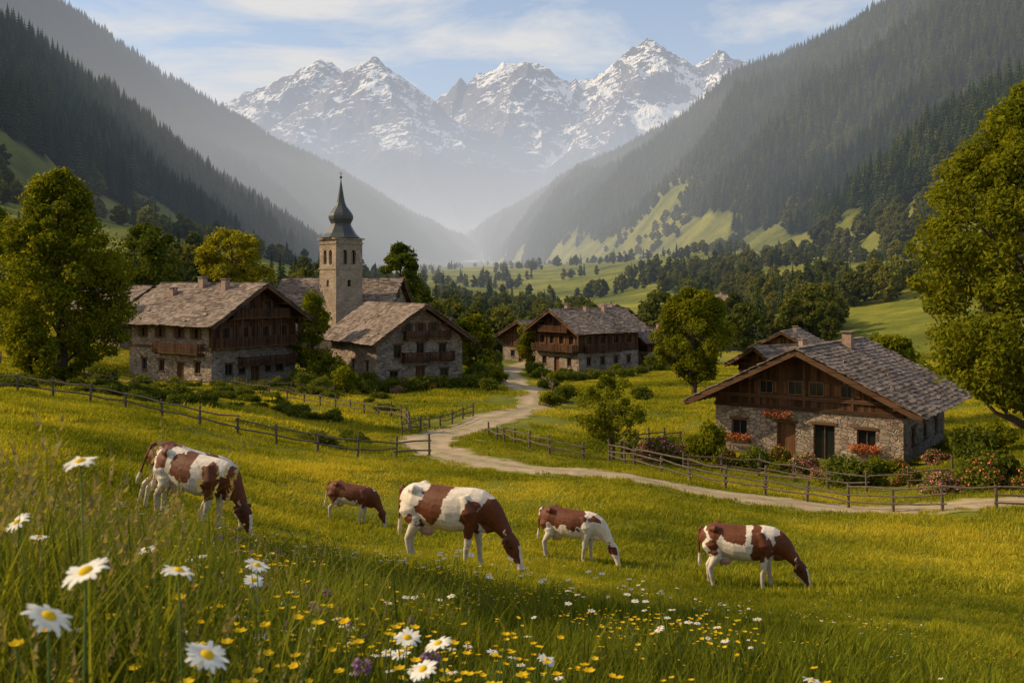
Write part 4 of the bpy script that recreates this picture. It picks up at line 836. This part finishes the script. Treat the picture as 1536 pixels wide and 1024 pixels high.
# ------------------------------------------------------------------ flowers
def daisy_geo(mb,base,head,rad,nrm,seed,np_=19):
    g=np.random.default_rng(seed);base=np.array(base,float);head=np.array(head,float);mid=(base+head)/2+g.normal(size=3)*np.array([.03,.03,0])*np.linalg.norm(head-base)
    tube(mb,[base,mid,head],[.0022*rad/.03,.0018*rad/.03,.0016*rad/.03],6,2)
    nn=np.array(nrm,float);nn/=np.linalg.norm(nn);t=np.cross(nn,[.3,.1,1]);t/=np.linalg.norm(t);b=np.cross(nn,t)
    for k in range(np_):
        a=2*math.pi*k/np_+g.normal()*.05;d=t*math.cos(a)+b*math.sin(a);s=np.cross(nn,d);L_=rad*g.uniform(.85,1.06);wd=rad*.125;dr=g.uniform(-.22,.12)*rad
        V=[]
        for f,ww,zz in ((.22,.55,0),(.5,1,.06*rad),(.8,1,.04*rad+dr*.4),(1,.45,dr)):
            c=head+d*L_*f+nn*zz;V+=[c-s*wd*ww,c+s*wd*ww]
        mb.add(V,[[0,1,3,2],[2,3,5,4],[4,5,7,6]],None,0)
    V=[];ns=10
    for r_,z_ in ((.30,0),(.28,.08),(.2,.15),(.08,.19)):
        for k in range(ns): a=2*math.pi*k/ns;V.append(head+(t*math.cos(a)+b*math.sin(a))*rad*r_+nn*z_*rad)
    V.append(head+nn*rad*.2);mb.add(V,[[i*ns+k,i*ns+(k+1)%ns,(i+1)*ns+(k+1)%ns,(i+1)*ns+k] for i in range(3) for k in range(ns)],[[3*ns+k,3*ns+(k+1)%ns,4*ns] for k in range(ns)],1)
for i,(x,y,z,r_) in enumerate([(-.69,1.6,-.29,.028),(-.94,1.9,-.46,.026),(-.49,1.15,-.335,.029),(-.50,1.5,-.436,.028),(-.51,1.1,-.37,.029),(-.366,1.2,-.45,.029),(-.51,2.0,-.57,.026),(-.22,2.1,-.75,.029),(-.14,1.9,-.69,.029),(-.16,1.8,-.70,.028),(-1.04,2.2,-.565,.022),(-.29,2.6,-.97,.028),(.10,2.9,-1.1,.028),(-.95,2.6,-.70,.026),(-.62,2.4,-.72,.026)]):
    mb=MB();g=np.random.default_rng(200+i);bx,by=x+g.uniform(-.06,.06),y+g.uniform(0,.1);daisy_geo(mb,(bx,by,G(bx,by)-.03),(x,y,z),r_,(g.normal()*.25,-.25+g.normal()*.2,1),300+i);mb.obj('daisy',[M_PETAL,M_YEL,M_STEM],True)
def fl_proto(name,kind,seed,x,y):
    mb=MB();g=np.random.default_rng(seed)
    if kind=='daisy': daisy_geo(mb,(0,0,-.02),(.02,0,.30),.021,(.1,-.1,1),seed,14)
    elif kind=='butter':
        for k in range(3):
            hx,hy,hz_=g.normal()*.05,g.normal()*.05,.25+g.uniform(0,.1);tube(mb,[(0,0,-.02),(hx*.4,hy*.4,hz_*.5),(hx,hy,hz_)],[.002,.0016,.0012],5,2)
            for q in range(6): a=q*1.047;d=np.array([math.cos(a),math.sin(a),.35])*.010;s=np.array([-math.sin(a),math.cos(a),0])*.005;c=np.array([hx,hy,hz_]);mb.add([c,c+d*.6-s,c+d*1.1,c+d*.6+s],[[0,1,2,3]],None,0)
    else:
        for k in range(3):
            hx,hy,hz_=g.normal()*.05,g.normal()*.05,.28+g.uniform(0,.12);tube(mb,[(0,0,-.02),(hx*.4,hy*.4,hz_*.5),(hx,hy,hz_)],[.002,.0016,.0012],5,2)
            leafcloud(mb,np.array([[hx,hy,hz_],[hx*1.02,hy,hz_-.014]]),np.array([.010,.007]),60,.005,seed+k,0,1.1,.5)
    return setat(mb.obj(name,[{'daisy':M_PETAL,'butter':M_YEL}.get(kind,M_PUR),M_YEL,M_STEM]),x,y)
fd=fl_proto('daisy_plant','daisy',401,-1.5,4.6);fb=fl_proto('buttercup','butter',402,-.9,3.4);fp=fl_proto('purple_clover','clover',403,-.6,2.9)
left2=lambda x,y:(x/(y+.8)<.02+.5*fbm(x/.9,y/.9,3,18))
grassfield('daisy_flowers',fd,800,2.0,12,.62,1.4,.8,1.2,11,None,left2);grassfield('daisy_flowers',fd,500,4,24,.6,1.6,.5,.85,12,None,lambda x,y:fbm(x/1.5,y/1.5,2,19)>.1)
grassfield('buttercups',fb,2200,1.4,10,.62,1.4,.7,1.25,13,None,left2);grassfield('buttercups',fb,2400,4,28,.6,1.7,.5,.8,14,None,lambda x,y:fbm(x/2,y/2,2,20)>.1)
grassfield('purple_clovers',fp,330,2.0,6.5,-.04,1.3,.7,1.1,15,-.52,lambda x,y:fbm(x/.6,y/.6,2,27)>.12)
# ------------------------------------------------------------------ haze
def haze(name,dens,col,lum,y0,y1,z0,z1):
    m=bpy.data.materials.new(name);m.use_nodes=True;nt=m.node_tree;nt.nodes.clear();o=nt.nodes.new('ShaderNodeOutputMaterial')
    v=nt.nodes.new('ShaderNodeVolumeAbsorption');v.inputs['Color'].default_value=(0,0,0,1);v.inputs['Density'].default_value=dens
    e=nt.nodes.new('ShaderNodeEmission');e.inputs[0].default_value=(*col,1);e.inputs[1].default_value=dens*lum  # box volume glows by itself; emission stands in for scattered daylight
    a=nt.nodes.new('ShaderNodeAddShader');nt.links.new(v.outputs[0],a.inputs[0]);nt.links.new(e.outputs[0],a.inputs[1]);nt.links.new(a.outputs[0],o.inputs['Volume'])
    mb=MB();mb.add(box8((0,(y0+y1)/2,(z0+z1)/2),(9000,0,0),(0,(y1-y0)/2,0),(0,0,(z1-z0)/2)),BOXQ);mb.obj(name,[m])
haze('valley_haze_glow',.00015,(.50,.58,.72),1.0,170,11400,-100,820)
haze('valley_mist_glow',.00019,(.94,.86,.74),1.0,600,10900,-90,280)
# ------------------------------------------------------------------ light, sky, camera
az=Vector((-.95,.14,0)).normalized();el=R(33)
sd=Vector((az.x*math.cos(el),az.y*math.cos(el),math.sin(el)))
l=bpy.data.lights.new('sun','SUN');l.energy=5.0;l.angle=R(.5);l.color=(1,.79,.50);lo=bpy.data.objects.new('sun',l);COL.objects.link(lo);lo.rotation_euler=sd.to_track_quat('Z','Y').to_euler();lo.location=sd*100
w=bpy.data.worlds.new('World');scene.world=w;w.use_nodes=True;nt=w.node_tree;bg=nt.nodes['Background']
sk=nt.nodes.new('ShaderNodeTexSky');sk.sky_type='NISHITA';sk.sun_disc=False;sk.sun_elevation=el;sk.sun_rotation=math.atan2(sd.x,sd.y);sk.altitude=800;sk.air_density=1.0;sk.dust_density=1.1
tc=nt.nodes.new('ShaderNodeTexCoord');sx=nt.nodes.new('ShaderNodeSeparateXYZ');nt.links.new(tc.outputs['Generated'],sx.inputs[0])
zz=mth(nt,'ADD',mth(nt,'MAXIMUM',sx.outputs[2],0.0),.12);cx=nt.nodes.new('ShaderNodeCombineXYZ')
nt.links.new(mth(nt,'DIVIDE',sx.outputs[0],zz),cx.inputs[0]);nt.links.new(mth(nt,'MULTIPLY',mth(nt,'DIVIDE',sx.outputs[1],zz),1.3),cx.inputs[1])
cn=noise(nt,cx.outputs[0],1.3,10,.6);cn.inputs['Distortion'].default_value=.35
cfv=mth(nt,'SUBTRACT',cn.outputs[0],mth(nt,'MULTIPLY',sx.outputs[0],.16))
cf=ramp(nt,[(.44,(0,0,0)),(.60,(1,1,1))],cfv)
cc=mixc(nt,mth(nt,'MULTIPLY',cf.outputs[0],.92),sk.outputs[0],(6.2,5.75,5.1))
nt.links.new(cc,bg.inputs[0]);bg.inputs[1].default_value=.15
cam=bpy.data.cameras.new('camera');co=bpy.data.objects.new('camera',cam);COL.objects.link(co);scene.camera=co
co.location=(0,0,0);co.rotation_euler=(R(90),0,0);cam.lens=35.156;cam.sensor_width=36;cam.shift_y=-.0599;cam.clip_start=.05;cam.clip_end=40000
cam.dof.use_dof=True;cam.dof.focus_distance=30;cam.dof.aperture_fstop=10
scene.view_settings.view_transform='Standard';scene.view_settings.look='None';scene.view_settings.exposure=0
